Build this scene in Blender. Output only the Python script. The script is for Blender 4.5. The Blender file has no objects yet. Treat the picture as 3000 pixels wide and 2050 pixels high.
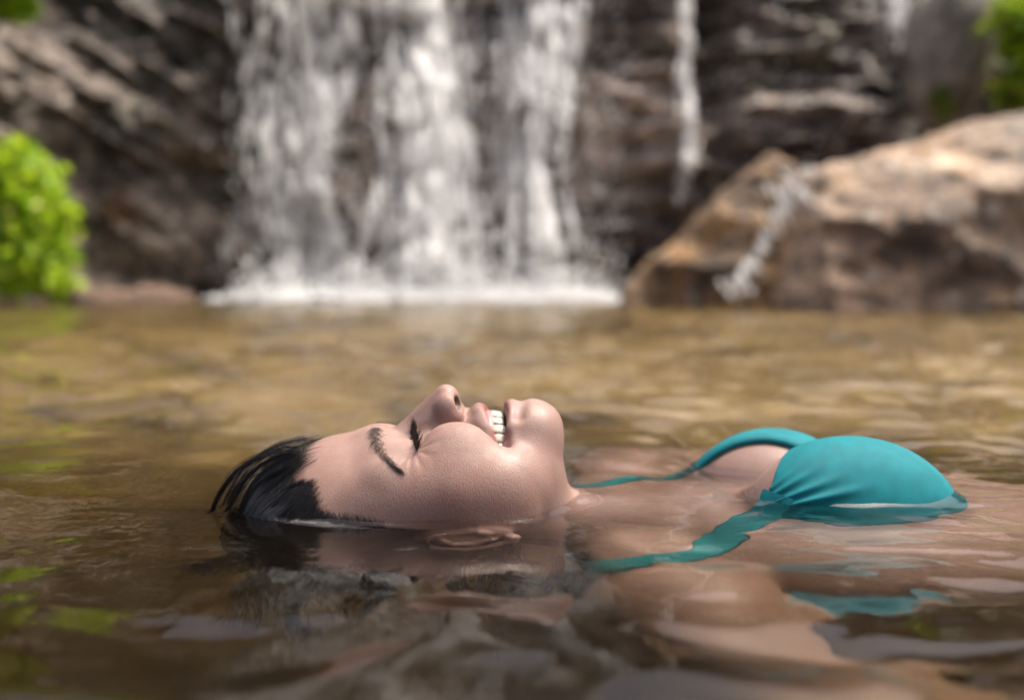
import bpy, bmesh, math, random
import numpy as np

# ------------------------------------------------------------------ camera, sky, sun, exposure
scene = bpy.context.scene
col = scene.collection
R = math.radians

CAM_H = 0.163
cam_data = bpy.data.cameras.new("camera")
cam_data.lens = 35.0
cam_data.sensor_width = 36.0
cam_data.shift_y = -0.0807
cam_data.clip_start = 0.01
cam_data.clip_end = 500.0
cam_data.dof.use_dof = True
cam_data.dof.focus_distance = 0.648
cam_data.dof.aperture_fstop = 2.8
cam = bpy.data.objects.new("camera", cam_data)
col.objects.link(cam)
cam.location = (0, 0, CAM_H)
cam.rotation_euler = (R(90), 0, 0)
scene.camera = cam

SUN_EL, SUN_AZ = R(68), R(72)          # azimuth from +Y (view direction) towards +X of where the sun stands
world = bpy.data.worlds.new("World")
scene.world = world
world.use_nodes = True
wn = world.node_tree
bg = wn.nodes["Background"]
sky = wn.nodes.new("ShaderNodeTexSky")
sky.sky_type = 'NISHITA'
sky.sun_disc = False
sky.sun_elevation = SUN_EL
sky.sun_rotation = SUN_AZ
sky.air_density = 0.7
sky.dust_density = 10.0
sky.ozone_density = 0.0
wn.links.new(sky.outputs[0], bg.inputs[0])
bg.inputs[1].default_value = 0.15

sun_data = bpy.data.lights.new("sun", 'SUN')
sun_data.energy = 3.0
sun_data.angle = R(10)
sun_data.color = (1.0, 0.94, 0.86)
sun = bpy.data.objects.new("sun", sun_data)
col.objects.link(sun)
from mathutils import Vector
sd = Vector((math.sin(SUN_AZ) * math.cos(SUN_EL), math.cos(SUN_AZ) * math.cos(SUN_EL), math.sin(SUN_EL)))
sun.rotation_euler = sd.to_track_quat('Z', 'Y').to_euler()

scene.view_settings.view_transform = 'Standard'
scene.view_settings.look = 'None'
scene.view_settings.gamma = 1.0
scene.view_settings.exposure = 0.76
scene.view_settings.use_curve_mapping = False
scene.render.engine = 'CYCLES'
cy = scene.cycles
cy.use_denoising = True
cy.max_bounces = 10
cy.transparent_max_bounces = 16
cy.transmission_bounces = 8
cy.volume_bounces = 3
cy.sample_clamp_indirect = 40.0
cy.caustics_reflective = False
cy.caustics_refractive = True
cy.blur_glossy = 0.3

# ------------------------------------------------------------------ helpers
rng = np.random.default_rng(7)
random.seed(7)

def tag(o, label=None, cat=None, group=None, kind=None):
    if label: o["label"] = label
    if cat: o["category"] = cat
    if group: o["group"] = group
    if kind: o["kind"] = kind
    return o

def empty(name, loc=(0, 0, 0)):
    o = bpy.data.objects.new(name, None)
    o.location = loc
    o.empty_display_size = 0.05
    col.objects.link(o)
    return o

def link(name, me, mat=None, parent=None):
    o = bpy.data.objects.new(name, me)
    col.objects.link(o)
    if mat is not None and len(me.materials) == 0:
        me.materials.append(mat)
    if parent is not None:
        o.parent = parent
    return o

def mesh_np(name, V, F, smooth=True):
    """V (n,3), F (m,3) or (m,4) arrays -> mesh, quickly."""
    V = np.ascontiguousarray(V, dtype=np.float32)
    F = np.ascontiguousarray(F, dtype=np.int32)
    me = bpy.data.meshes.new(name)
    n, k = F.shape
    me.vertices.add(len(V)); me.vertices.foreach_set("co", V.ravel())
    me.loops.add(n * k); me.loops.foreach_set("vertex_index", F.ravel())
    me.polygons.add(n)
    me.polygons.foreach_set("loop_start", np.arange(0, n * k, k, dtype=np.int32))
    me.polygons.foreach_set("use_smooth", np.full(n, smooth, dtype=bool))
    me.update(calc_edges=True)
    return me

def color_attr(me, name, C):
    a = me.color_attributes.new(name, 'FLOAT_COLOR', 'POINT')
    C4 = np.ones((len(C), 4), np.float32)
    C4[:, :3] = C
    a.data.foreach_set("color", C4.ravel())

def float_attr(me, name, A):
    a = me.attributes.new(name, 'FLOAT', 'POINT')
    a.data.foreach_set("value", np.ascontiguousarray(A, np.float32))

# gradient noise, any shape of arrays
_perm = np.random.default_rng(3).permutation(256)
_perm = np.concatenate([_perm, _perm, _perm])
_g3 = np.random.default_rng(5).normal(size=(256, 3)); _g3 /= np.linalg.norm(_g3, axis=1)[:, None]

def noise3(x, y, z):
    x, y, z = np.broadcast_arrays(np.asarray(x, np.float64), y, z)
    xi, yi, zi = np.floor(x).astype(int), np.floor(y).astype(int), np.floor(z).astype(int)
    xf, yf, zf = x - xi, y - yi, z - zi
    u, v, w = (t * t * t * (t * (t * 6 - 15) + 10) for t in (xf, yf, zf))
    out = 0
    for dx in (0, 1):
        for dy in (0, 1):
            for dz in (0, 1):
                h = _perm[_perm[_perm[(xi + dx) & 255] + ((yi + dy) & 255)] + ((zi + dz) & 255)]
                g = _g3[h]
                d = g[..., 0] * (xf - dx) + g[..., 1] * (yf - dy) + g[..., 2] * (zf - dz)
                out = out + d * (u if dx else 1 - u) * (v if dy else 1 - v) * (w if dz else 1 - w)
    return out * 1.6

def fbm(x, y, z, octaves=4, gain=0.5, lac=2.03):
    a, s, f = 1.0, 0, 1.0
    for i in range(octaves):
        s = s + a * noise3(x * f + 17.3 * i, y * f - 9.1 * i, z * f + 4.7 * i)
        a *= gain; f *= lac
    return s

def ridged(x, y, z, octaves=4):
    a, s, f = 1.0, 0, 1.0
    for i in range(octaves):
        s = s + a * (1 - 2 * np.abs(noise3(x * f + 31.7 * i, y * f, z * f + 11.3 * i)))
        a *= 0.5; f *= 2.1
    return s

def sstep(a, b, x):
    t = np.clip((x - a) / (b - a), 0, 1)
    return t * t * (3 - 2 * t)

# ---- materials
def new_mat(name):
    m = bpy.data.materials.new(name); m.use_nodes = True
    nt = m.node_tree
    return m, nt, nt.nodes["Principled BSDF"], nt.nodes["Material Output"]

def N(nt, typ, **kw):
    n = nt.nodes.new(typ)
    for k, v in kw.items():
        if k.startswith("i_"):
            key = k[2:]
            n.inputs[int(key) if key.isdigit() else key.replace("_", " ")].default_value = v
        else:
            setattr(n, k, v)
    return n

def ramp(nt, stops, fac=None, interp='LINEAR'):
    r = nt.nodes.new("ShaderNodeValToRGB")
    r.color_ramp.interpolation = interp
    el = r.color_ramp.elements
    while len(el) < len(stops): el.new(0.5)
    for e, (p, c) in zip(el, stops):
        e.position = p; e.color = (*c, 1) if len(c) == 3 else c
    if fac is not None: nt.links.new(fac, r.inputs[0])
    return r

# ---- strands: thin tapered tubes joined in one mesh
def strands_mesh(name, lines, radii, sides=4, taper=0.25, root=1.0):
    """lines: list of (n,3) arrays; radii: list of root radius"""
    VV, FF, base = [], [], 0
    ang = np.arange(sides) * 2 * np.pi / sides
    for P, r in zip(lines, radii):
        P = np.asarray(P, float); n = len(P)
        T = np.gradient(P, axis=0); T /= np.linalg.norm(T, axis=1)[:, None] + 1e-12
        ref = np.array([0.31, 0.77, 0.55])
        A = np.cross(T, ref); A /= np.linalg.norm(A, axis=1)[:, None] + 1e-12
        B = np.cross(T, A)
        rr = r * (1 - (1 - taper) * np.linspace(0, 1, n) ** 1.5) * (root + (1 - root) * np.clip(np.linspace(0, 1, n) * 4, 0, 1))
        ring = P[:, None, :] + rr[:, None, None] * (np.cos(ang)[None, :, None] * A[:, None, :] + np.sin(ang)[None, :, None] * B[:, None, :])
        VV.append(ring.reshape(-1, 3))
        i = np.arange(n - 1)[:, None]; j = np.arange(sides)[None, :]
        a = base + i * sides + j; b = base + i * sides + (j + 1) % sides
        FF.append(np.stack([a, b, b + sides, a + sides], -1).reshape(-1, 4))
        base += n * sides
    return mesh_np(name, np.concatenate(VV), np.concatenate(FF))

# ---- implicit modelling on a rectilinear grid (millimetres), meshed with surface nets
class Field:
    def __init__(s, xs, ys, zs):
        s.ax = [np.asarray(a, np.float32) for a in (xs, ys, zs)]
        s.F = np.full([len(a) for a in s.ax], 60.0, np.float32)
    def sl(s, lo, hi):
        out = []
        for a, l, h in zip(s.ax, lo, hi):
            i, j = np.searchsorted(a, l), np.searchsorted(a, h)
            out.append(slice(max(i - 1, 0), min(j + 1, len(a))))
        return tuple(out)
    def coords(s, sl):
        return (s.ax[0][sl[0]][:, None, None], s.ax[1][sl[1]][None, :, None], s.ax[2][sl[2]][None, None, :])
    def add(s, prim, k=4.0, sub=False, mirror=False, rough=None):
        fn, lo, hi = prim
        m = k + 9
        lo = [v - m for v in lo]; hi = [v + m for v in hi]
        if mirror:
            t = max(abs(lo[1]), abs(hi[1])); lo[1], hi[1] = -t, t
        sl = s.sl(lo, hi)
        if any(q.stop <= q.start for q in sl): return
        X, Y, Z = s.coords(sl)
        if mirror: Y = np.abs(Y)
        d = fn(X, Y, Z).astype(np.float32)
        a = s.F[sl]
        if sub:
            h = np.maximum(k - np.abs(a + d), 0) / k
            s.F[sl] = np.maximum(a, -d) + h * h * k * 0.25
        else:
            h = np.maximum(k - np.abs(a - d), 0) / k
            s.F[sl] = np.minimum(a, d) - h * h * k * 0.25

def ell(c, r, p=2.0, ry=0.0, rz=0.0):
    """ellipsoid, turned by ry about the lateral axis and by rz about the vertical one (degrees)"""
    c = np.array(c, float); r = np.array(r, float)
    ca, sa = math.cos(R(ry)), math.sin(R(ry)); cb, sb = math.cos(R(rz)), math.sin(R(rz))
    def fn(X, Y, Z):
        x, y, z = X - c[0], Y - c[1], Z - c[2]
        x, y = cb * x + sb * y, -sb * x + cb * y
        x, z = ca * x + sa * z, -sa * x + ca * z
        if p == 2.0:
            k0 = np.sqrt((x / r[0]) ** 2 + (y / r[1]) ** 2 + (z / r[2]) ** 2)
            k1 = np.sqrt((x / r[0] ** 2) ** 2 + (y / r[1] ** 2) ** 2 + (z / r[2] ** 2) ** 2) + 1e-6
            return k0 * (k0 - 1) / k1
        k0 = (np.abs(x / r[0]) ** p + np.abs(y / r[1]) ** p + np.abs(z / r[2]) ** p) ** (1 / p)
        return (k0 - 1) * float(min(r))
    e = max(r) if (ry or rz) else r
    return fn, c - e, c + e

def cone(a, b, ra, rb, flat=None):
    a = np.array(a, float); b = np.array(b, float); ba = b - a; L2 = float(ba @ ba) + 1e-9
    def fn(X, Y, Z):
        x, y, z = X - a[0], Y - a[1], Z - a[2]
        t = np.clip((x * ba[0] + y * ba[1] + z * ba[2]) / L2, 0, 1)
        zz = (z - t * ba[2]) * (flat or 1.0)
        return np.sqrt((x - t * ba[0]) ** 2 + (y - t * ba[1]) ** 2 + zz ** 2) - (ra + (rb - ra) * t)
    m = max(ra, rb)
    return fn, np.minimum(a, b) - m, np.maximum(a, b) + m

def chain(pts, rs):
    """poly-line tube"""
    ps = [cone(pts[i], pts[i + 1], rs[i], rs[i + 1]) for i in range(len(pts) - 1)]
    def fn(X, Y, Z):
        d = ps[0][0](X, Y, Z)
        for q in ps[1:]: d = np.minimum(d, q[0](X, Y, Z))
        return d
    return fn, np.min([q[1] for q in ps], 0), np.max([q[2] for q in ps], 0)

def surface_nets(F, ax, relax=1):
    S = F < 0
    nx, ny, nz = F.shape
    cnt = np.zeros((nx - 1, ny - 1, nz - 1), np.uint8)
    for i in (0, 1):
        for j in (0, 1):
            for k in (0, 1):
                cnt += S[i:nx - 1 + i, j:ny - 1 + j, k:nz - 1 + k]
    act = np.argwhere((cnt > 0) & (cnt < 8))
    idx = np.full(cnt.shape, -1, np.int32)
    idx[act[:, 0], act[:, 1], act[:, 2]] = np.arange(len(act))
    acc = np.zeros((len(act), 3)); num = np.zeros(len(act))
    A = [np.asarray(a, float) for a in ax]
    for d in range(3):
        o1, o2 = [t for t in range(3) if t != d]
        for p in (0, 1):
            for q in (0, 1):
                s0 = act.copy(); s0[:, o1] += p; s0[:, o2] += q
                s1 = s0.copy(); s1[:, d] += 1
                f0 = F[s0[:, 0], s0[:, 1], s0[:, 2]]; f1 = F[s1[:, 0], s1[:, 1], s1[:, 2]]
                m = (f0 < 0) != (f1 < 0)
                t = np.where(m, f0 / np.where(m, f0 - f1, 1), 0)
                P0 = np.stack([A[e][s0[:, e]] for e in range(3)], 1); P1 = np.stack([A[e][s1[:, e]] for e in range(3)], 1)
                acc += np.where(m[:, None], P0 + (P1 - P0) * t[:, None], 0); num += m
    V = acc / num[:, None]
    quads = []
    for d in range(3):
        o1, o2 = [(1, 2), (2, 0), (0, 1)][d]
        sa = [slice(None)] * 3; sb = [slice(None)] * 3
        sa[d] = slice(0, -1); sb[d] = slice(1, None)
        ch = S[tuple(sa)] != S[tuple(sb)]
        e = np.argwhere(ch)
        ok = (e[:, o1] > 0) & (e[:, o2] > 0) & (e[:, o1] < F.shape[o1] - 1) & (e[:, o2] < F.shape[o2] - 1)
        e = e[ok]
        inside = S[e[:, 0], e[:, 1], e[:, 2]]
        c = []
        for p, q in ((1, 1), (0, 1), (0, 0), (1, 0)):
            g = e.copy(); g[:, o1] -= p; g[:, o2] -= q
            c.append(idx[g[:, 0], g[:, 1], g[:, 2]])
        Q = np.stack(c, 1)
        Q[~inside] = Q[~inside][:, ::-1]
        quads.append(Q)
    Q = np.concatenate(quads)
    Q = Q[(Q >= 0).all(1)]
    return relax_mesh(V, Q, relax), Q

def relax_mesh(V, Q, it, w=0.5):
    if it <= 0: return V
    e = np.concatenate([Q[:, [0, 1]], Q[:, [1, 2]], Q[:, [2, 3]], Q[:, [3, 0]]])
    e = np.concatenate([e, e[:, ::-1]])
    n = np.bincount(e[:, 0], minlength=len(V)).astype(float); n[n == 0] = 1
    for t in range(it):
        for ww in (w, -w * 1.04):
            s = np.stack([np.bincount(e[:, 0], weights=V[e[:, 1], c], minlength=len(V)) for c in range(3)], 1) / n[:, None]
            V = V + ww * (s - V)
    return V

def vert_normals(V, Q):
    fn = np.cross(V[Q[:, 2]] - V[Q[:, 0]], V[Q[:, 3]] - V[Q[:, 1]])
    nn = np.zeros_like(V)
    for c in range(3):
        for k in range(4):
            nn[:, c] += np.bincount(Q[:, k], weights=fn[:, c], minlength=len(V))
    return nn / (np.linalg.norm(nn, axis=1)[:, None] + 1e-12)

def sample_field(Fld, P):
    """trilinear value of a field at points (mm)"""
    idx, fr = [], []
    for a, p in zip(Fld.ax, P.T):
        i = np.clip(np.searchsorted(a, p) - 1, 0, len(a) - 2)
        idx.append(i); fr.append(np.clip((p - a[i]) / (a[i + 1] - a[i]), 0, 1))
    out = 0
    for dx in (0, 1):
        for dy in (0, 1):
            for dz in (0, 1):
                w = (fr[0] if dx else 1 - fr[0]) * (fr[1] if dy else 1 - fr[1]) * (fr[2] if dz else 1 - fr[2])
                out = out + w * Fld.F[idx[0] + dx, idx[1] + dy, idx[2] + dz]
    return out
# ------------------------------------------------------------------ the person (built in mm: u along the body, v towards the camera, z up)
HEAD_Y = 0.695
def axis(pieces):
    """[(start, end, step)...] -> joined coordinates"""
    out = []
    for a, b, s in pieces: out.append(np.arange(a, b - 1e-6, s))
    return np.concatenate(out)

FS = 1.15
fld = Field(axis([(-206, 50, FS), (50, 330, 2.6), (330, 420, 5), (420, 960, 9)]),
            axis([(-330, -120, 6), (-120, -78, 2.6), (-78, 86, FS), (86, 150, 2.6), (150, 340, 4.5)]),
            axis([(-250, -130, 6), (-130, -58, 2.6), (-58, 90, FS)]))
A = fld.add
# torso, neck, arms, thighs
A(cone((150, -52, -98), (560, -60, -128), 92, 84, flat=1.15), 10)
A(ell((255, -60, -98), (190, 158, 84)), 20)
A(cone((560, -60, -128), (640, -60, -140), 92, 95, flat=1.2), 20)
A(cone((650, -125, -150), (950, -160, -190), 74, 58), 25)
A(cone((650, 5, -150), (950, 25, -190), 74, 58), 25)
A(cone((95, 92, -112), (118, 122, -128), 46, 48), 25)
A(cone((118, 122, -128), (262, 235, -215), 47, 37), 18)
A(cone((262, 245, -205), (420, 235, -220), 36, 25), 12)
A(cone((95, -200, -92), (118, -236, -98), 46, 48), 25)
A(cone((118, -236, -98), (330, -300, -140), 47, 38), 18)
A(cone((40, -26, -66), (110, 95, -98), 34, 36), 28)
A(cone((40, -26, -62), (110, -190, -84), 34, 36), 28)
A(ell((245, -24, -25), (78, 51, 64)), 16)
A(ell((213, -116, -33), (70, 54, 63)), 16)
# skull and face mass
A(ell((-98, 0, -44), (91, 73, 92), p=2.2), 10, mirror=True)
A(ell((-118, 0, -66), (66, 66, 62)), 25, mirror=True)
A(ell((-44, 0, 0), (56, 62, 55)), 14, mirror=True)
A(cone((-5, 0, -28), (72, -24, -58), 49, 48), 16)
A(ell((-14, 0, 8), (46, 57, 38), p=2.3), 12, mirror=True)
A(ell((4, 0, 16), (32, 40, 36), p=2.4), 12, mirror=True)
A(cone((14, 10, 45), (-16, 46, -14), 15, 17), 14, mirror=True)
A(ell((11, 0, 50), (24.5, 25, 21.5), p=2.25, ry=-6), 9, mirror=True)
A(ell((-18, 0, 41), (30, 27, 22.5)), 10, mirror=True)
A(ell((-52, 51, 10), (26, 14, 20)), 16, mirror=True)
A(ell((-34, 35, 36.5), (28, 19, 23.5), ry=-18), 7, mirror=True)
A(ell((-40, 46, 20), (32, 18, 24), ry=-10), 16, mirror=True)
A(ell((-10, 39, 18), (26, 17, 22)), 14, mirror=True)
A(ell((-78, 50, 0), (30, 18, 34)), 16, mirror=True)
A(ell((-26, 47, -6), (36, 14, 34)), 16, mirror=True)
A(cone((-93, 9, 40.0), (-82, 46, 27), 9, 7.5), 16, mirror=True)
A(chain([(-40, 17, 60), (-28, 23, 57), (-17, 29.5, 52), (-4, 33.5, 43)], [1.5, 3.0, 3.2, 1.5]), 7, sub=True, mirror=True)
# eye sockets, eyeballs with closed lids
A(ell((-68, 27, 62), (9, 17, 13.5), rz=8), 12, sub=True, mirror=True)
A(ell((-69, 31, 35.0), (16, 17, 12.6)), 7, mirror=True)
A(chain([(-58, 17, 44), (-55.5, 28, 46), (-57, 41, 40)], [4, 5, 4]), 5, mirror=True)
# nose
A(cone((-73.5, 0, 50.5), (-46.2, 0, 72.3), 6.0, 9.0), 6, mirror=True)
A(cone((-68, 6, 46), (-47, 7.5, 62), 7, 8.5), 8, mirror=True)
A(cone((-43, 0, 71.5), (-36, 0, 61), 4.2, 5), 4, mirror=True)
A(ell((-43.5, 10.5, 65), (8.2, 6.8, 10.5), ry=12), 5.0, mirror=True)
A(ell((-39.5, 11.5, 60), (6.0, 5.5, 5.5)), 3.0, mirror=True)
A(ell((-37.3, 9.0, 69.5), (2.3, 6.3, 6.0), ry=16), 1.0, sub=True, mirror=True)
A(cone((-38, 7, 69.5), (-47, 5.5, 65), 2.6, 2.0), 1.0, sub=True, mirror=True)
# mouth: opening, lips
UP = [(-19, 0, 64.5), (-18, 9, 62.8), (-15, 19, 54), (-11.5, 24, 48.5), (-7.2, 27, 45)]
LO = [(-5.8, 0, 65.5), (-4.2, 8, 63), (-3.2, 15, 58), (-4.2, 22, 50), (-7.2, 27, 45)]
def mouth_cut():
    vu = [p[1] for p in UP]; uu = [p[0] for p in UP]; vl = [p[1] for p in LO]; ul = [p[0] for p in LO]
    def fn(X, Y, Z):
        y = np.abs(Y)
        a = np.interp(y, vu, uu) + 0.0; b = np.interp(y, vl, ul)
        d = np.maximum(a - X, X - b)
        zfl = 44 - 0.030 * y * y
        d = np.maximum(d, zfl - Z)
        return np.maximum(d, y - 28.2)
    return fn, (-24, -28, 20), (0, 28, 80)
A(chain([(-23.2, 0, 64.2), (-22, 9, 62.2), (-18.2, 19, 53), (-14, 24.5, 45)], [4.3, 4.3, 3.6, 2.4]), 7, mirror=True)
A(chain([(-1.0, 0, 63.6), (0.6, 8, 61.5), (1.4, 15, 55.5), (-0.8, 23, 47)], [4.8, 4.6, 3.8, 2.6]), 8, mirror=True)
A(ell((-7, 31, 51), (5, 6, 6)), 5, sub=True, mirror=True)
A(chain([(6.5, 0, 74.2), (6.0, 12, 70.8), (4.5, 21, 62.6)], [2.6, 2.6, 1.8]), 7, sub=True, mirror=True)
A(mouth_cut(), 3.0, sub=True)
# lash lines and lid creases
LASH = [(-70, 16, 44.5), (-67.5, 22, 47), (-66, 29, 48), (-65.5, 36, 46.5), (-65, 42, 43), (-64, 46.5, 39.5)]
A(chain(LASH, [0.6, 0.8, 0.9, 0.9, 0.8, 0.5]), 2.0, sub=True, mirror=True)

# ears
def ear():
    ca, sa = math.cos(R(24)), math.sin(R(24))
    def E(a, b, v): return (-27 + ca * a - sa * b, v, -25 + sa * a + ca * b)
    A(ell((-27, 66, -25), (28, 7, 15.5), ry=24), 6, mirror=True)
    rim = [E(29 * math.cos(t), 16.5 * math.sin(t), 73.5) for t in np.linspace(R(330), R(110), 12)]
    A(chain(rim, [3.0, 2.8] + [2.7] * 8 + [2.4, 2.0]), 2.5, mirror=True)
    A(chain([E(27, -6, 72), E(24, -12, 71.5)], [5, 4]), 3, mirror=True)
    A(ell(E(3, 3, 76), (13, 6.5, 7.5), ry=24), 3, sub=True, mirror=True)
    A(chain([E(14, -5, 73), E(0, -9, 74), E(-14, -5, 73.5), E(-17, 3, 72)], [2.4] * 4), 3, mirror=True)
    A(ell(E(14, 8, 72.5), (5, 3.5, 4.5)), 3, mirror=True)
ear()
V, Q = surface_nets(fld.F, fld.ax, relax=3)

def to_world(P):
    P = np.asarray(P, float)
    return np.stack([P[..., 0], HEAD_Y * 1000 - P[..., 1], P[..., 2]], -1) / 1000

def f_at(P): return sample_field(fld, np.atleast_2d(np.asarray(P, float)))
def f_grad(P, e=1.5):
    P = np.atleast_2d(np.asarray(P, float)); g = np.zeros_like(P)
    for c in range(3):
        d = np.zeros(3); d[c] = e
        g[:, c] = f_at(P + d) - f_at(P - d)
    return g / (np.linalg.norm(g, axis=1)[:, None] + 1e-9)
def snap(P, off, it=4):
    """move points to the level f = off"""
    P = np.atleast_2d(np.array(P, float))
    for i in range(it):
        P = P - (np.clip(f_at(P), -8, 8) - off)[:, None] * f_grad(P) * 0.9
    return P

VN = vert_normals(V, Q)
# crow's feet and smile creases, fine and shallow
u, v, z = V[:, 0], np.abs(V[:, 1]), V[:, 2]
du, dz = u + 63.5, v - 47
rad = np.hypot(du, dz); ang = np.arctan2(du, dz)
wr = np.sin(ang * 13 + 0.5 * np.sin(rad * 0.25)) * sstep(1.5, 5, rad) * (1 - sstep(9, 22, rad)) * sstep(-0.3, 0.2, np.cos(ang - 0.25)) * (z > 5)
V = V + VN * (0.30 * np.clip(wr, -1, 0.3))[:, None]

# ---- skin colours by area, with the nostrils' shade painted in
C = np.empty((len(V), 3)); C[:] = (0.248, 0.160, 0.136)
def blend(mask, colr):
    global C
    C = C * (1 - mask[:, None]) + np.array(colr) * mask[:, None]
def blob(c, r, p=2):
    return np.exp(-(((u - c[0]) / r[0]) ** 2 + ((v - c[1]) / r[1]) ** 2 + ((z - c[2]) / r[2]) ** 2))
nz = fbm(V[:, 0] / 22, V[:, 1] / 22, V[:, 2] / 22, 3)
blend(np.clip(0.14 * nz, 0, 0.25) * (u < 60), (0.264, 0.132, 0.094))
blend(0.55 * blob((-40, 50, 22), (24, 18, 20)), (0.296, 0.136, 0.102))
blend(0.35 * blob((-20, 52, 2), (40, 25, 24)), (0.248, 0.124, 0.086))
blend(0.45 * blob((-44, 0, 72), (9, 14, 12)), (0.312, 0.160, 0.134))
blend(0.55 * blob((-40, 13, 60), (6, 6, 6)), (0.296, 0.124, 0.100))
blend(0.55 * blob((-75, 34, 42), (10, 18, 14)), (0.376, 0.264, 0.220))
blend(0.30 * blob((-118, 40, 20), (26, 40, 26)), (0.276, 0.160, 0.118))
blend(0.5 * blob((8, 14, 64), (20, 20, 14)), (0.344, 0.228, 0.196))
def near_line(pts, r):
    d = np.full(len(V), 1e9)
    P = np.stack([u, v, z], 1)
    for a, b in zip(pts[:-1], pts[1:]):
        a, b = np.array(a, float), np.array(b, float); ba = b - a
        t = np.clip(((P - a) @ ba) / (ba @ ba), 0, 1)
        d = np.minimum(d, np.linalg.norm(P - a - t[:, None] * ba, axis=1))
    return 1 - sstep(r * 0.75, r * 1.25, d)
blend(0.8 * near_line([(-21.5, 0, 66), (-20, 9, 64), (-16.4, 19, 55), (-12.5, 24, 48.5), (-8, 27, 45)], 3.6), (0.232, 0.084, 0.080))
blend(0.8 * near_line([(-2.2, 0, 66), (-0.8, 8, 64), (0.2, 15, 58), (-2, 22.5, 49), (-7, 27, 45)], 5.6), (0.184, 0.070, 0.076))
uu = np.interp(v, [p[1] for p in UP], [p[0] for p in UP]); ul = np.interp(v, [p[1] for p in LO], [p[0] for p in LO])
inside = sstep(-0.2, 1.2, u - uu) * sstep(-0.2, 1.2, ul - u) * (v < 28) * (z > 20) * (z < 70) * (f_at(V * np.array([1, 1, 1])) > -30)
blend(np.clip(inside, 0, 1) * (z < 63.5 - 0.026 * v * v), (0.240, 0.060, 0.056))
nd = ((u + 37.5) / 3.4) ** 2 + ((v - 7.5) / 6.5) ** 2 + ((z - 69.0) / 6.6) ** 2
blend(0.93 * (1 - sstep(0.75, 1.15, nd)), (0.040, 0.013, 0.010))  # shade inside the nostril put into the colour

hl = np.interp(z, [-220, -60, -50, -42, -30, -12, -6, -2, 3, 10, 24, 35, 40, 60], [38, 34, 10, -42, -48, -50, -57, -72, -116, -127, -134.5, -137.5, -139, -144])
blend(0.9 * (1 - sstep(-9, 4, u - hl + 2.5 * nz)), (0.048, 0.032, 0.026))
# freckles and blotches
fk = noise3(V[:, 0] / 2.6, V[:, 1] / 2.6, V[:, 2] / 2.6)
blend(0.5 * sstep(0.50, 0.75, fk) * blob((-40, 40, 25), (45, 30, 40)), (0.240, 0.112, 0.068))
bl = fbm(V[:, 0] / 8 + 5, V[:, 1] / 8, V[:, 2] / 8, 3)
blend(np.clip(0.30 * bl, 0, 0.3) * (z > -5), (0.296, 0.128, 0.096))
blend(np.clip(-0.25 * bl, 0, 0.25) * (z > -5), (0.336, 0.232, 0.188))
# ---- skin material: pores, fine wet beads, soft scattering
M_skin, nt, b, out = new_mat("skin")
ca = N(nt, "ShaderNodeVertexColor", layer_name="skin_colour")
tc = N(nt, "ShaderNodeTexCoord")
n1 = N(nt, "ShaderNodeTexNoise", i_Scale=800.0, i_Detail=4.0, i_Roughness=0.65)
mp = N(nt, "ShaderNodeMapping"); mp.inputs["Rotation"].default_value = (0, R(32), 0); mp.inputs["Scale"].default_value = (1.0, 0.9, 0.42)
n2 = N(nt, "ShaderNodeTexNoise", i_Scale=1250.0, i_Detail=3.0)
vo = N(nt, "ShaderNodeTexVoronoi", i_Scale=800.0)
nt.links.new(tc.outputs["Object"], n1.inputs["Vector"]); nt.links.new(tc.outputs["Object"], mp.inputs[0])
nt.links.new(mp.outputs[0], n2.inputs["Vector"]); nt.links.new(tc.outputs["Object"], vo.inputs["Vector"])
mx = N(nt, "ShaderNodeMixRGB", blend_type='MULTIPLY'); mx.inputs[0].default_value = 1
r1 = ramp(nt, [(0.25, (0.88, 0.85, 0.83)), (0.75, (1.08, 1.10, 1.10))], n1.outputs[0])
nt.links.new(ca.outputs[0], mx.inputs[1]); nt.links.new(r1.outputs[0], mx.inputs[2])
nt.links.new(mx.outputs[0], b.inputs["Base Color"])
big = N(nt, "ShaderNodeTexNoise", i_Scale=60.0, i_Detail=4.0); nt.links.new(tc.outputs["Object"], big.inputs["Vector"])
bead = N(nt, "ShaderNodeMapRange", clamp=True); bead.inputs[1].default_value = 0.05; bead.inputs[2].default_value = 0.30; bead.inputs[3].default_value = 1; bead.inputs[4].default_value = 0
nt.links.new(vo.outputs["Distance"], bead.inputs[0])
bm_ = N(nt, "ShaderNodeMapRange", clamp=True); bm_.inputs[1].default_value = 0.46; bm_.inputs[2].default_value = 0.60
nt.links.new(big.outputs[0], bm_.inputs[0])
b2 = N(nt, "ShaderNodeMath", operation='MULTIPLY'); nt.links.new(bead.outputs[0], b2.inputs[0]); nt.links.new(bm_.outputs[0], b2.inputs[1])
ad = N(nt, "ShaderNodeMath", operation='MULTIPLY_ADD'); ad.inputs[1].default_value = 0.5
nt.links.new(b2.outputs[0], ad.inputs[0]); nt.links.new(n2.outputs[0], ad.inputs[2])
bp = N(nt, "ShaderNodeBump", i_Strength=0.30, i_Distance=0.0008)
nt.links.new(ad.outputs[0], bp.inputs["Height"]); nt.links.new(bp.outputs[0], b.inputs["Normal"])
rr = ramp(nt, [(0.35, (0.42,) * 3), (0.65, (0.60,) * 3)], big.outputs[0])
nt.links.new(rr.outputs[0], b.inputs["Roughness"])
b.inputs["Subsurface Weight"].default_value = 0.22
b.inputs["Subsurface Radius"].default_value = (1.0, 0.38, 0.22)
b.inputs["Subsurface Scale"].default_value = 0.006
b.inputs["Specular IOR Level"].default_value = 0.36
b.inputs["Coat Weight"].default_value = 0.0; b.inputs["Coat Roughness"].default_value = 0.15; b.inputs["Coat IOR"].default_value = 1.33

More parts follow.
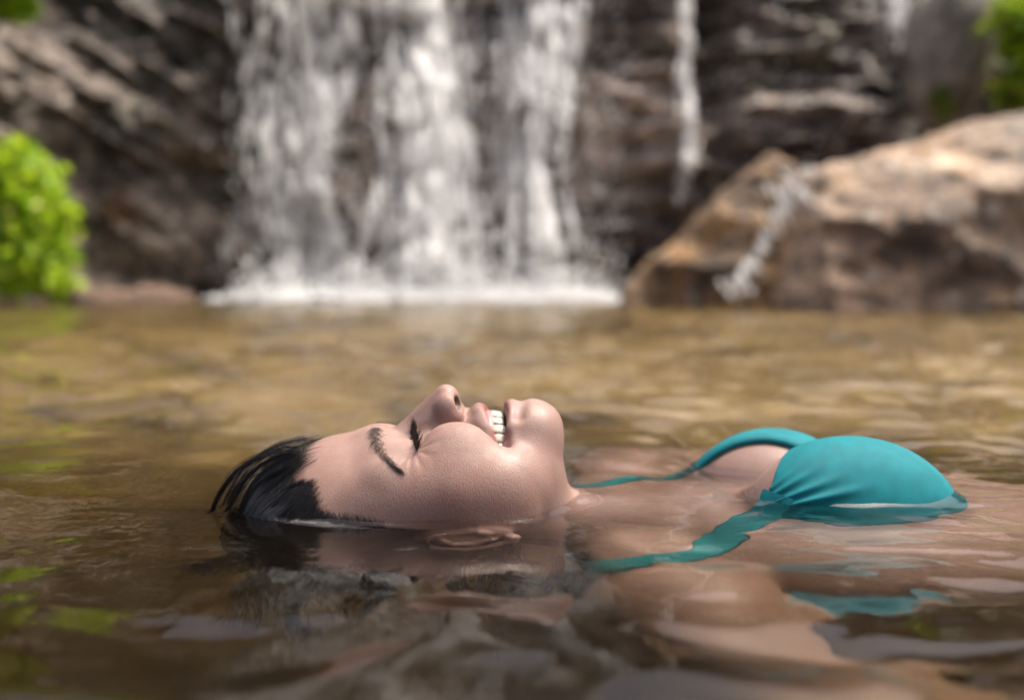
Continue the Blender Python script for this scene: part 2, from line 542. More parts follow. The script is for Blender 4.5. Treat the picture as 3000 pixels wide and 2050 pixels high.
me = mesh_np("person", to_world(V), Q[:, ::-1])
color_attr(me, "skin_colour", C)
person = link("person", me, M_skin)
tag(person, "smiling person in a turquoise bikini top floating face up with closed eyes", "person")

# ---- hair
HL_Z = [-220, -60, -50, -42, -30, -12, -6, -2, 3, 10, 24, 35, 40, 60]
HL_U = [38, 34, 10, -42, -48, -50, -57, -72, -116, -127, -134.5, -137.5, -139, -144]
gx, gy, gz = fld.coords((slice(None),) * 3)
i0 = np.searchsorted(fld.ax[0], 48)
uh = np.interp(fld.ax[2], HL_Z, HL_U)[None, None, :]
g = fld.ax[0][:i0, None, None] - uh
g = g + 3.0 * np.sin(fld.ax[1][None, :, None] * 0.21) + 1.8 * np.sin(fld.ax[1][None, :, None] * 0.53 + 1)
thick = np.clip(-g * 0.13 - 1.0, -1.2, 5.0)
HF = np.maximum(fld.F[:i0] - thick, g.astype(np.float32))
HF = np.maximum(HF, np.abs(fld.ax[1])[None, :, None] - 84).astype(np.float32)
Vh, Qh = surface_nets(HF, [fld.ax[0][:i0], fld.ax[1], fld.ax[2]], relax=2)
Nh = vert_normals(Vh, Qh)
th = np.arctan2(Vh[:, 2] + 40, np.abs(Vh[:, 1]) + 1)
strk = noise3(Vh[:, 0] / 30, Vh[:, 1] / 4.5 + Vh[:, 0] / 9, Vh[:, 2] / 40) + 0.5 * noise3(Vh[:, 0] / 30, Vh[:, 1] / 2 + Vh[:, 0] / 5, Vh[:, 2] / 40)
Vh = Vh + Nh * (strk * 0.9)[:, None]
M_hair, nt, b, out = new_mat("wet_hair")
b.inputs["Base Color"].default_value = (0.010, 0.008, 0.007, 1)
b.inputs["Roughness"].default_value = 0.2
b.inputs["Specular IOR Level"].default_value = 0.6
tc = N(nt, "ShaderNodeTexCoord"); mp = N(nt, "ShaderNodeMapping"); mp.inputs["Scale"].default_value = (900, 900, 60)
nn = N(nt, "ShaderNodeTexNoise", i_Scale=1.0, i_Detail=2.0)
nt.links.new(tc.outputs["Object"], mp.inputs[0]); nt.links.new(mp.outputs[0], nn.inputs["Vector"])
bp = N(nt, "ShaderNodeBump", i_Strength=0.6, i_Distance=0.001); nt.links.new(nn.outputs[0], bp.inputs["Height"]); nt.links.new(bp.outputs[0], b.inputs["Normal"])
hair = link("hair", mesh_np("hair", to_world(Vh), Qh[:, ::-1]), M_hair, person)
tag(hair, "wet black slicked back hair")

hr = np.random.default_rng(21)
lines, rad_l = [], []
# combed-back hair on the side: roots at the hairline, running down and back over the scalp
def flow(P, dirf, n, step, off0, off1):
    """all strands at once: P (m,3) roots, step (m,), offsets (m,)"""
    P = snap(P, off0, 3); out = [P]
    for i in range(1, n):
        q = out[-1] + dirf(i / n, out[-1]) * step[:, None]
        out.append(snap(q, off0 + (off1 - off0) * i / n, 2))
    return np.stack(out, 1)
m = 2200
zz = hr.uniform(-8, 46, m); sg = hr.choice([-1, 1], m, p=[0.2, 0.8])
uu0 = np.interp(zz, HL_Z, HL_U) - hr.exponential(8, m) + hr.normal(1.0, 4.0, m)
rt = np.stack([uu0, sg * 60.0, zz], 1); hi = zz > 38
rt[hi, 1] = hr.uniform(-40, 45, hi.sum()); rt[hi, 2] = 46
aa = 0.50 + 0.22 * noise3(rt[:, 0] / 9, rt[:, 2] / 9, 0.5) + hr.normal(0, 0.07, m); ww = hr.normal(0, 0.15, m)
def dirf(t, p):
    d = np.stack([-np.sin(aa + 0.5 * t), 0.05 * np.sign(p[:, 1]), -np.cos(aa + 0.5 * t)], 1)
    up = p[:, 2] > 33
    d[up] = np.stack([np.full(up.sum(), -0.85), 0.35 * np.sign(p[up, 1]) + ww[up], np.full(up.sum(), -0.25)], 1)
    return d
Ls = flow(rt, dirf, 11, hr.uniform(3.0, 7.5, m), np.full(m, 0.5), hr.uniform(3.4, 6.2, m))
for L in Ls:
    if np.isfinite(L).all(): lines.append(L); rad_l.append(hr.uniform(0.09, 0.23))
# fine baby hairs ahead of the hairline
m = 520
zz = hr.uniform(0, 44, m); uu0 = np.interp(zz, HL_Z, HL_U) + hr.uniform(1, 11, m) * hr.uniform(0.3, 1, m)
rt = np.stack([uu0, np.full(m, 60.0), zz], 1); hi = zz > 38; rt[hi, 1] = hr.uniform(-30, 45, hi.sum()); rt[hi, 2] = 46
ab = 0.7 + hr.normal(0, 0.3, m)
Ls = flow(rt, lambda t, p: np.stack([-np.sin(ab), np.zeros(m), -np.cos(ab)], 1), 7, hr.uniform(1.2, 3.2, m), np.full(m, 0.1), hr.uniform(0.3, 2.0, m))
for L in Ls:
    if np.isfinite(L).all(): lines.append(L); rad_l.append(hr.uniform(0.04, 0.085))
# temple wisps at the water's edge
m = 700
rt = np.stack([hr.uniform(-126, -80, m), np.full(m, 70.0), hr.uniform(-4, 14, m)], 1)
rt = rt[rt[:, 2] < 14 - (rt[:, 0] + 126) * 0.17]; m = len(rt)
Ls = flow(rt, lambda t, p: np.tile([0.35 + 0.25 * t, 0.1, -0.9], (m, 1)), 7, hr.uniform(1.5, 3.2, m), np.full(m, 0.15), np.full(m, 0.8))
for L in Ls:
    if np.isfinite(L).all(): lines.append(L); rad_l.append(hr.uniform(0.07, 0.15))
# short flyaways at the top of the hairline
for k in range(60):
    r0 = snap((hr.uniform(-152, -141), hr.uniform(-30, 30), 44), 0)[0]
    d = np.array([hr.normal(-0.55, 0.5), hr.normal(0, 0.4), 1.0]); d /= np.linalg.norm(d)
    Lh = hr.uniform(5, 13); t = np.linspace(0, 1, 6)[:, None]
    lines.append(r0 + d * Lh * t + np.array([-6, 0, -3.5]) * t * t); rad_l.append(0.10)
strand_me = strands_mesh("combed", [to_world(L) for L in lines], [r / 1000 for r in rad_l], 4, 0.3, 0.35)
o = link("combed_strands", strand_me, M_hair, person)

# wet locks arching from the top of the head down into the water
lines, rad_l = [], []
LOCKS = []
OUT_ = np.array([(-141, 41), (-155, 40), (-167, 36.5), (-178, 31), (-187, 24), (-194, 15), (-200, 5), (-205, -6), (-207, -20)], float)
INN_ = np.array([(-141, 37), (-151, 34), (-160, 29), (-168, 22), (-174, 14), (-178, 5), (-181, -4), (-184, -13), (-187, -22)], float)
for q in range(13):
    w = [0.0, 0.02, 0.06, 0.05, 0.40, 0.43, 0.48, 0.82, 0.85, 1.0, 1.0, 0.95, 0.93][q]
    v0 = hr.uniform(-26, 34) if w < 0.5 else hr.uniform(10, 52); v1 = 6 + 0.35 * v0 + hr.normal(0, 3) + 14 * w
    uz = OUT_ * (1 - w) + INN_ * w + hr.normal(0, 0.8, (1, 2))
    vv_ = np.linspace(v0, v1, len(uz)); zz_ = uz[:, 1] - 0.0016 * np.clip(np.abs(vv_) - 10, 0, 60) ** 2 * np.linspace(1, 0.2, len(uz))
    LOCKS.append((np.stack([uz[:, 0], vv_, zz_], 1), 4.0, hr.uniform(0.5, 1.1), int(hr.uniform(14, 26))))
for ctr, s0, s1, n in LOCKS:
    ctr = np.array(ctr, float); m = len(ctr)
    t = np.linspace(0, m - 1, 26)
    P0 = np.stack([np.interp(t, np.arange(m), ctr[:, c]) for c in range(3)], 1)
    P0 = np.apply_along_axis(lambda a: np.convolve(np.pad(a, 3, 'edge'), np.ones(7) / 7, 'valid'), 0, P0)
    tt = np.linspace(0, 1, len(P0))[:, None]
    for k in range(n):
        o0 = hr.normal(0, 1, 3) * np.array([3.0, s0, 0.8]); o1 = hr.normal(0, 1, 3) * np.array([1.0, s1, 0.8])
        mid = hr.normal(0, 1, 3) * 0.8
        L = P0 + o0 * (1 - tt) ** 2 + o1 * tt + mid * np.sin(np.pi * tt)
        fv = f_at(L); need = np.clip(1.5 - fv, 0, 6)
        L = L + need[:, None] * f_grad(L)
        lines.append(L); rad_l.append(hr.uniform(0.09, 0.22))
o = link("wet_locks", strands_mesh("wet_locks", [to_world(L) for L in lines], [r / 1000 for r in rad_l], 4, 0.6), M_hair, person)

M_under, nt, b, out = new_mat("submerged_hair"); b.inputs["Base Color"].default_value = (0.008, 0.007, 0.007, 1); b.inputs["Roughness"].default_value = 0.9; b.inputs["Specular IOR Level"].default_value = 0.05
# hair floating under the water behind the head
lines, rad_l = [], []
for k in range(700):
    clump = k // 30; cr = np.random.default_rng(900 + clump)
    a0 = cr.uniform(-175, 40); vv = cr.choice([-40, 30, 55, 62]) + cr.normal(0, 8)
    if a0 < -165: vv *= 0.4
    r0 = np.array([a0, vv, cr.uniform(-95, -48)]) + hr.normal(0, 3.0, 3)
    dr = np.array([cr.normal((a0 + 70) / 260, 0.25), cr.normal(0.08 if vv > 0 else -0.2, 0.15), cr.normal(-0.45, 0.25)]) + hr.normal(0, 0.07, 3)
    ph = cr.uniform(0, 6.28, 3); sp = hr.uniform(4.5, 7.5)
    ii = np.arange(16)[:, None]
    P = r0 + dr * ii * sp + 9.0 * (np.sin(0.42 * ii + ph) - np.sin(ph)) + hr.normal(0, 0.05, 3) * ii ** 1.5
    P[:, 2] = np.minimum(P[:, 2], -12 - 0.4 * np.abs(hr.normal(0, 6)))
    lines.append(P); rad_l.append(hr.uniform(0.4, 0.9))
o = link("floating_strands", strands_mesh("floating", [to_world(L) for L in lines], [r / 1000 for r in rad_l], 3, 0.5), M_under, person)

# ---- eyebrows and lashes
M_brow, nt, b, out = new_mat("brow_hair"); b.inputs["Base Color"].default_value = (0.040, 0.026, 0.019, 1); b.inputs["Roughness"].default_value = 0.5
M_lash, nt, b, out = new_mat("lash"); b.inputs["Base Color"].default_value = (0.006, 0.005, 0.005, 1); b.inputs["Roughness"].default_value = 0.4
BROW = np.array([(-93.0, 10.5, 52), (-93.0, 18, 49), (-91.5, 26, 46), (-88, 34, 41), (-82, 43.5, 35), (-75, 52, 27)], float)
def on_skin(fx, fy):
    """where the line of sight through a photograph pixel meets the face"""
    t = np.linspace(0.5, 0.75, 1000)
    W_ = np.stack([(fx - 1500) / 2917 * t * 1000, (HEAD_Y - t) * 1000, (CAM_H - (fy - 783) / 2917 * t) * 1000], 1)
    f = f_at(W_); k_ = int(np.argmax(f < 0)); return W_[k_]
BROW = np.array([on_skin(*p) for p in [(1105, 1254), (1101, 1270), (1102, 1287), (1108, 1306), (1119, 1326), (1131, 1342), (1145, 1357), (1157, 1368), (1170, 1379)]])
bt = np.linspace(0, len(BROW) - 1, 41)
BROW = np.stack([np.interp(bt, np.arange(len(BROW)), BROW[:, q]) for q in range(3)], 1)
for _ in range(6): BROW[1:-1] = (BROW[:-2] + BROW[1:-1] * 2 + BROW[2:]) / 4
LASH = np.array([on_skin(*p) for p in [(1203, 1262), (1205, 1270), (1209, 1284), (1213, 1298), (1217, 1310), (1222, 1322)]])
for sgn in (1, -1):
    lines, rad_l = [], []
    for k in range(700):
        t = hr.uniform(0, 1) ** 1.25 * (len(BROW) - 1)
        c = np.array([np.interp(t, np.arange(len(BROW)), BROW[:, q]) for q in range(3)])
        tg = BROW[min(int(t) + 1, len(BROW) - 1)] - BROW[min(int(t), len(BROW) - 2)]; tg /= np.linalg.norm(tg)
        wd = 5.4 * (1 - 0.76 * t / (len(BROW) - 1)) * (0.6 + 0.4 * min(1, t / 6))
        c = c + np.array([hr.normal(0, wd * 0.5), 0, 0])
        c = snap(c, 0.0)[0]; nrm = f_grad(c)[0]
        lean = np.array([-1.0, 0, 0]) * (1.0 - 0.9 * t / (len(BROW) - 1)) * np.sign(hr.normal(0.9, 0.6))
        d = tg * (0.55 + 0.5 * t / (len(BROW) - 1)) + lean * 0.6 + nrm * 0.5 + hr.normal(0, 0.12, 3); d /= np.linalg.norm(d)
        Lh = hr.uniform(3.5, 6.5); s_ = np.linspace(0, 1, 5)[:, None]
        L = c + d * Lh * s_ - nrm * 2.2 * s_ * s_ + tg * 1.0 * s_ * s_
        L[:, 1] *= sgn
        lines.append(L); rad_l.append(hr.uniform(0.06, 0.12))
    o = link("eyebrow", strands_mesh("eyebrow", [to_world(L) for L in lines], [r / 1000 for r in rad_l], 3, 0.3), M_brow, person)
    lines, rad_l = [], []
    LA = np.array(LASH, float)
    for k in range(170):
        t = hr.uniform(0.35, len(LA) - 1.05)
        c = np.array([np.interp(t, np.arange(len(LA)), LA[:, q]) for q in range(3)])
        c = snap(c, 0.1)[0]
        q = (t / (len(LA) - 1) - 0.45)
        d = np.array([0.42 + hr.normal(0, 0.16), 0.75 * q + hr.normal(0, 0.12), 0.95 - 0.75 * max(q, 0)]); d /= np.linalg.norm(d)
        Lh = hr.uniform(7.0, 11.0); s_ = np.linspace(0, 1, 7)[:, None]
        L = c + d * Lh * s_ + np.array([-2.4, 0, 1.0]) * s_ * s_
        L[:, 1] *= sgn
        lines.append(L); rad_l.append(hr.uniform(0.16, 0.26))
    # the dark lash root line
    P = snap(np.stack([np.interp(np.linspace(0.3, len(LA) - 1, 24), np.arange(len(LA)), LA[:, q]) for q in range(3)], 1), 0.0)
    P[:, 1] *= sgn
    lines.append(P); rad_l.append(0.75)
    o = link("eyelashes", strands_mesh("eyelashes", [to_world(L) for L in lines], [r / 1000 for r in rad_l], 4, 0.35), M_lash, person)

# ---- teeth and gums
M_tooth, nt, b, out = new_mat("tooth"); b.inputs["Base Color"].default_value = (0.44, 0.42, 0.34, 1); b.inputs["Roughness"].default_value = 0.18
b.inputs["Subsurface Weight"].default_value = 0.2; b.inputs["Subsurface Scale"].default_value = 0.002
M_gum, nt, b, out = new_mat("gum"); b.inputs["Base Color"].default_value = (0.56, 0.19, 0.19, 1); b.inputs["Roughness"].default_value = 0.22
def arch(v): return 62.2 - 0.030 * v * v
def tooth_mesh(w, h, d):
    bm = bmesh.new()
    bmesh.ops.create_cube(bm, size=1.0)
    bmesh.ops.subdivide_edges(bm, edges=bm.edges[:], cuts=3, use_grid_fill=True)
    for vt in bm.verts:
        x, y, zc = vt.co * 2            # x along the tooth, y across, z outwards
        l = max(abs(x), abs(y), abs(zc)); n = (abs(x) ** 5.5 + abs(y) ** 5.5 + abs(zc) ** 5.5) ** (1 / 5.5)
        s = l / n if n > 0 else 1
        x, y, zc = x * s, y * s, zc * s
        y *= 0.86 + 0.14 * (x + 1) / 2
        zc *= 1.0 - 0.45 * max(x, -0.2) * (1 if zc > 0 else 0.4)
        vt.co = (x * h / 2, y * w / 2, zc * d / 2)
    for f in bm.faces: f.smooth = True
    me = bpy.data.meshes.new("tooth"); bm.to_mesh(me); bm.free(); me.materials.append(M_tooth)
    return me
gum_pts = []
for sgn in (1, -1):
    sarc = 0.0; vv = 0.0
    for w, h, edge in [(8.4, 10.6, -5.6), (6.6, 9.6, -5.6), (7.2, 10.2, -4.0), (6.6, 8.8, -3.9), (6.4, 8.0, -4.2), (8.5, 7.0, -4.8)]:
        # advance half a tooth along the arch, place, advance the rest
        for half in (0, 1):
            rem = w / 2
            while rem > 0:
                st = 0.05; vv += st / math.sqrt(1 + (0.060 * vv) ** 2); rem -= st
            if half == 0:
                slope = math.atan(-0.060 * vv)
                me = tooth_mesh(w * 1.10, h, 6.4)
                o = bpy.data.objects.new("tooth", me); col.objects.link(o); o.parent = person
                loc = to_world(np.array([edge - h / 2, sgn * vv, arch(vv) - 2.6]))
                o.location = loc
                o.rotation_euler = (-sgn * slope, R(-3), 0)
                o.scale = (0.001,) * 3
for sgn in (0,):
    vs = np.linspace(-27, 27, 31)
    P = np.stack([-16.2 + 0.0035 * vs ** 2, vs, arch(vs) - 3.4], 1)
    link("gum", strands_mesh("gum", [to_world(P)], [0.0046], 10, 1.0), M_gum, person)

# ---- bikini top: two cups cut from the body's own surface, edge bands and straps
M_teal, nt, b, out = new_mat("turquoise_cloth")
tc = N(nt, "ShaderNodeTexCoord"); n1 = N(nt, "ShaderNodeTexNoise", i_Scale=70.0, i_Detail=5.0); nt.links.new(tc.outputs["Object"], n1.inputs["Vector"])
rc = ramp(nt, [(0.3, (0.000, 0.128, 0.155)), (0.7, (0.0, 0.17, 0.20))], n1.outputs[0]); nt.links.new(rc.outputs[0], b.inputs["Base Color"])
wv = N(nt, "ShaderNodeTexWave", i_Scale=900.0, i_Distortion=1.5, i_Detail=1.0); nt.links.new(tc.outputs["Object"], wv.inputs["Vector"])
bp = N(nt, "ShaderNodeBump", i_Strength=0.25, i_Distance=0.0006); nt.links.new(wv.outputs[0], bp.inputs["Height"]); nt.links.new(bp.outputs[0], b.inputs["Normal"])
b.inputs["Roughness"].default_value = 0.7; b.inputs["Specular IOR Level"].default_value = 0.25
top = empty("bikini_top", (0.23, HEAD_Y, 0.0)); top.parent = person
def put(o):
    o.parent = top; o.location = (-0.23, -HEAD_Y, 0.0); return o
ia, ib = np.searchsorted(fld.ax[0], 95), np.searchsorted(fld.ax[0], 338)
ax = [fld.ax[0][ia:ib], fld.ax[1], fld.ax[2]]
U3, V3, Z3 = ax[0][:, None, None], ax[1][None, :, None], ax[2][None, None, :]
def cup(edge_a, edge_b, side, ctr, r, folds):
    (ua, va), (ub, vb) = edge_a, edge_b
    du, dv = ub - ua, vb - va; L = math.hypot(du, dv)
    g1 = side * ((U3 - ua) * dv - (V3 - va) * du) / L + 0.0 * Z3
    g1 = g1 + 0.0025 * 0 * Z3
    g2 = np.sqrt(((U3 - ctr[0]) / r[0]) ** 2 + ((V3 - ctr[1]) / r[1]) ** 2) * r[0] - r[0] + 0.0 * Z3
    F = np.maximum(np.maximum(fld.F[ia:ib] - 1.8, g1), np.maximum(g2, -60 - Z3)).astype(np.float32)
    Vc, Qc = surface_nets(F, ax, relax=3)
    Nc = vert_normals(Vc, Qc)
    if folds:
        p = Vc - np.array(folds)
        d = np.linalg.norm(p, axis=1); th = np.arctan2(p[:, 2] + 0.25 * p[:, 1] * -1, p[:, 0])
        w = np.zeros(len(Vc))
        for a0, wid, amp, l0, l1 in ((0.24, 0.05, 2.2, 18, 78), (0.40, 0.055, 2.0, 14, 66), (0.58, 0.05, 1.6, 16, 60), (0.72, 0.04, 1.2, 14, 50)):
            w += amp * np.exp(-((th - a0) / wid) ** 2) * sstep(2, l0, d) * (1 - sstep(l1 * 0.6, l1 * 1.25, d))
        Vc = Vc + Nc * w[:, None]
    return mesh_np("cup", to_world(Vc), Qc[:, ::-1])
o = put(link("cup", cup((164, 20), (226, -68), 1, (244, -24), (80, 55), (160, 20, -6)), M_teal))
o["label"] = "near cup of stretched turquoise cloth"
o = put(link("cup", cup((118, -120), (236, -90), -1, (226, -120), (100, 66), None), M_teal))

def ribbon(name, pts, w, thick, off):
    pts = np.array(pts, float); m = len(pts); t = np.linspace(0, m - 1, 60)
    P = np.stack([np.interp(t, np.arange(m), pts[:, c]) for c in range(3)], 1)
    P = np.apply_along_axis(lambda a: np.convolve(np.pad(a, 4, 'edge'), np.ones(9) / 9, 'valid'), 0, P)
    P = snap(P, off, 5)
    T = np.gradient(P, axis=0); T /= np.linalg.norm(T, axis=1)[:, None] + 1e-9
    Nn = f_grad(P); B = np.cross(T, Nn); B /= np.linalg.norm(B, axis=1)[:, None] + 1e-9
    ww = np.interp(np.linspace(0, 1, 60), np.linspace(0, 1, len(w)), w)
    ring = []
    for k in range(12):
        a = 2 * math.pi * k / 12
        c, s_ = math.cos(a), math.sin(a)
        ring.append(P + B * (np.sign(c) * abs(c) ** 0.7 * ww)[:, None] + Nn * (s_ * thick))
    Rg = np.stack(ring, 1)
    V_ = Rg.reshape(-1, 3)
    i = np.arange(59)[:, None]; j = np.arange(12)[None, :]
    a = i * 12 + j; b_ = i * 12 + (j + 1) % 12
    return mesh_np(name, to_world(V_), np.stack([a, b_, b_ + 12, a + 12], -1).reshape(-1, 4))
put(link("strap", ribbon("strap", [(182, 6, 12), (166, 18, -4), (148, 34, -20), (125, 56, -40), (102, 76, -55), (80, 88, -65), (60, 76, -80), (44, 52, -95), (30, 30, -110)], [13, 13, 11, 9, 8], 1.3, 2.0), M_teal))
put(link("strap", ribbon("strap", [(236, -89, 10), (216, -95, 25), (190, -102, 28), (165, -108, 20), (140, -115, 5), (118, -122, -20), (98, -122, -40), (78, -105, -50), (60, -80, -60), (45, -60, -75)], [5, 6.5, 7, 7, 7, 7], 3.2, 1.6), M_teal))

# ---- beads of water on the skin
M_bead, nt, b, out = new_mat("water_bead")
b.inputs["Base Color"].default_value = (1, 1, 1, 1); b.inputs["Roughness"].default_value = 0.0; b.inputs["IOR"].default_value = 1.333; b.inputs["Transmission Weight"].default_value = 1.0
bm = bmesh.new(); bmesh.ops.create_icosphere(bm, subdivisions=1, radius=1.0)
ico_v = np.array([q.co[:] for q in bm.verts]); ico_f = np.array([[q.index for q in f.verts] for f in bm.faces]); bm.free()
m = 380
fx = hr.uniform(900, 1640, m); fy = hr.uniform(1260, 1530, m)
keep = noise3(fx / 60, fy / 60, 3.0) > hr.uniform(-0.5, 0.5, m)
P = np.array([on_skin(a, c) for a, c in zip(fx[keep], fy[keep])])
P = P[(np.abs(f_at(P)) < 2) & (P[:, 2] > 2) & (P[:, 0] > -118)]
P = snap(P, -0.05, 2)
sz = np.exp(hr.uniform(math.log(0.14), math.log(0.48), len(P)))
Vb = P[:, None, :] + ico_v[None] * sz[:, None, None] * hr.uniform(0.8, 1.2, (len(P), 1, 3))
Fb = (ico_f[None] + (np.arange(len(P)) * len(ico_v))[:, None, None]).reshape(-1, 3)
o = link("water_beads", mesh_np("water_beads", to_world(Vb.reshape(-1, 3)), Fb[:, ::-1]), M_bead, person); o["kind"] = "stuff"
# ------------------------------------------------------------------ the pool, the cliff and the waterfall
FAR = 5.0
def at(dx, dy, Y):
    """a direction of the photograph (2324 px wide) at distance Y -> world point"""
    fx, fy = dx * 1.29088, dy * 1.29088
    return np.array([(fx - 1500) / 2917 * Y, Y, CAM_H - (fy - 783) / 2917 * Y])

def grid_faces(ni, nj):
    i = np.arange(ni - 1)[:, None]; j = np.arange(nj - 1)[None, :]
    a = i * nj + j
    return np.stack([a, a + 1, a + nj + 1, a + nj], -1).reshape(-1, 4)

# ---- water surface
def waves(x, y):
    wx = x + 0.035 * noise3(x / 0.16, y / 0.16, 9.0); wy = y + 0.035 * noise3(x / 0.16 + 40, y / 0.16, 3.0)
    far = sstep(0.74, 1.2, y) * (1 - 0.45 * sstep(1.8, 3.5, y))
    near = 1 - sstep(0.44, 0.60, y)
    chest = sstep(0.03, 0.12, x) * (1 - far)
    calm = np.exp(-(((x + 0.08) / 0.20) ** 2 + ((y - 0.64) / 0.07) ** 2))
    h = 0.0046 * noise3(wx / 0.30, wy / 0.20, 0.5) * (1 - 0.5 * calm)
    h = h + 0.0062 * near * noise3(wx / 0.105 + 2, wy / 0.080, 4.5) + 0.0016 * near * noise3(wx / 0.050 + 2, wy / 0.040, 14.5)
    h = h + 0.0019 * noise3(wx / 0.125 + 7, wy / 0.075, 11.5) * (1 - 0.7 * calm) * (1 + 7.0 * far + 1.6 * sstep(0.76, 0.9, y) * (1 - sstep(1.2, 1.8, y)) + 1.8 * near)
    h = h + 0.00060 * noise3(wx / 0.055 + 3, wy / 0.032, 2.5) * (1 - 0.75 * calm) * (0.6 + 11.0 * far + 3.2 * chest + 1.6 * near)
    h = h + 0.00022 * noise3(wx / 0.030 + 3, wy / 0.015, 3.5) * (1 - calm) * (0.3 + 3.0 * chest + 3.0 * far * (y < 2.5))
    h = h + 0.0060 * sstep(0.74, 1.5, y) * noise3(wx / 0.45, wy / 0.30, 5.5)
    h = h + 0.010 * sstep(3.4, 4.8, y) * noise3(wx / 0.20, wy / 0.16, 7.5)
    return h

def grow(start, step, ratio, end):
    out = [start]
    while out[-1] < end:
        out.append(out[-1] + step); step *= ratio
    return np.array(out)
xr = grow(0.40, 0.0026, 1.016, 6.5)
wxs = np.concatenate([-xr[::-1], np.arange(-0.3975, 0.3985, 0.0025), xr])
wys = np.concatenate([np.arange(-0.6, 0.28, 0.02), np.arange(0.28, 0.86, 0.0022), grow(0.86, 0.0023, 1.0105, 5.6)])
WX, WY = np.meshgrid(wxs, wys, indexing='ij')
H = waves(WX, WY)
iz = int(np.argmin(np.abs(fld.ax[2])))
inb = (WX * 1000 > -200) & (WX * 1000 < 940) & (np.abs(HEAD_Y - WY) < 0.32)
d0 = np.full(WX.shape, 60.0)
d0[inb] = sample_field(fld, np.stack([WX[inb] * 1000, (HEAD_Y - WY[inb]) * 1000, np.full(inb.sum(), 1.0)], 1))
H = H * (0.55 + 0.45 * sstep(1, 14, d0)) + 0.0042 * np.exp(-np.clip(d0, 0, 60) / 3.0)
ni, nj = WX.shape
top_v = np.stack([WX, WY, H], -1).reshape(-1, 3)
Fw = grid_faces(ni, nj)[:, ::-1]
# sides and floor close the body of water
ring = np.concatenate([np.arange(nj), np.arange(1, ni) * nj + nj - 1, (ni - 1) * nj + np.arange(nj - 2, -1, -1), np.arange(ni - 2, 0, -1) * nj])
low = top_v[ring].copy(); low[:, 2] = -1.6
b0 = len(top_v); k = np.arange(len(ring)); k2 = (k + 1) % len(ring)
side = np.stack([ring[k], ring[k2], b0 + k2, b0 + k], -1)
cen = len(top_v) + len(low)
fan = np.stack([b0 + k, b0 + k2, np.full(len(k), cen), np.full(len(k), cen)], -1)
me = bpy.data.meshes.new("water")
VW = np.concatenate([top_v, low, [[0, 2, -1.6]]])
quads = np.concatenate([Fw, side])
nq, nf = len(quads), len(fan)
me.vertices.add(len(VW)); me.vertices.foreach_set("co", VW.astype(np.float32).ravel())
li = np.concatenate([quads.ravel(), fan[:, :3].ravel()]).astype(np.int32)
me.loops.add(len(li)); me.loops.foreach_set("vertex_index", li)
me.polygons.add(nq + nf)
me.polygons.foreach_set("loop_start", np.concatenate([np.arange(nq) * 4, nq * 4 + np.arange(nf) * 3]).astype(np.int32))
me.polygons.foreach_set("use_smooth", np.concatenate([np.ones(len(Fw), bool), np.zeros(len(side) + nf, bool)]))
me.update(calc_edges=True)
M_water, nt, b, out = new_mat("pool_water")
nt.nodes.remove(b)
gl = N(nt, "ShaderNodeBsdfGlass", i_IOR=1.333, i_Roughness=0.0)
tc = N(nt, "ShaderNodeTexCoord")
n1 = N(nt, "ShaderNodeTexNoise", i_Scale=34.0, i_Detail=3.0, i_Roughness=0.5); nt.links.new(tc.outputs["Object"], n1.inputs["Vector"])
bp = N(nt, "ShaderNodeBump", i_Strength=0.5, i_Distance=0.0018); nt.links.new(n1.outputs[0], bp.inputs["Height"]); nt.links.new(bp.outputs[0], gl.inputs["Normal"])
nt.links.new(gl.outputs[0], out.inputs["Surface"])
va = N(nt, "ShaderNodeVolumeAbsorption", i_Density=6.0); va.inputs["Color"].default_value = (0.72, 0.65, 0.43, 1)
vs = N(nt, "ShaderNodeVolumeScatter", i_Density=0.5); vs.inputs["Color"].default_value = (0.88, 0.74, 0.52, 1); vs.inputs["Anisotropy"].default_value = 0.4
av = N(nt, "ShaderNodeAddShader"); nt.links.new(va.outputs[0], av.inputs[0]); nt.links.new(vs.outputs[0], av.inputs[1])
nt.links.new(av.outputs[0], out.inputs["Volume"])
water = link("water", me, M_water)
tag(water, "rippled brown pool water around the floating person", "water", kind="structure")

# ---- pool bed
bx, by = np.meshgrid(np.linspace(-8, 8, 200), np.linspace(-1.5, 8, 140), indexing='ij')
bz = -1.05 + 0.035 * fbm(bx / 0.9, by / 0.9, 0.0, 4) + 0.92 * sstep(0.62, 1.15, by) + 0.12 * sstep(1.6, 2.8, np.abs(bx)) * sstep(2, 4, by)
M_bed, nt, b, out = new_mat("pool_bed")
tc = N(nt, "ShaderNodeTexCoord"); n1 = N(nt, "ShaderNodeTexNoise", i_Scale=4.5, i_Detail=8.0); nt.links.new(tc.outputs["Object"], n1.inputs["Vector"])
rc = ramp(nt, [(0.34, (0.075, 0.055, 0.030)), (0.48, (0.30, 0.235, 0.135)), (0.66, (0.46, 0.375, 0.24))], n1.outputs[0]); b.inputs["Roughness"].default_value = 0.9
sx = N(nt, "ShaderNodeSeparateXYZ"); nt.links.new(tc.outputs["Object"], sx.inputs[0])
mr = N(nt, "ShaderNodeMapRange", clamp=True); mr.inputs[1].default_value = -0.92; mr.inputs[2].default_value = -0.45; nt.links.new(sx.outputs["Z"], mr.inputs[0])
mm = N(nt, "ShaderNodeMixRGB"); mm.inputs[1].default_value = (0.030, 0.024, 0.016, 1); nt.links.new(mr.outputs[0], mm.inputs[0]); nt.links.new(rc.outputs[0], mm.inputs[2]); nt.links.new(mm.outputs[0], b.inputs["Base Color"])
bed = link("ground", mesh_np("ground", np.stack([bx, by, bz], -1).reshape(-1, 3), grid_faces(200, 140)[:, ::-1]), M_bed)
tag(bed, "brown sandy bed under the pool water", "ground", kind="structure")

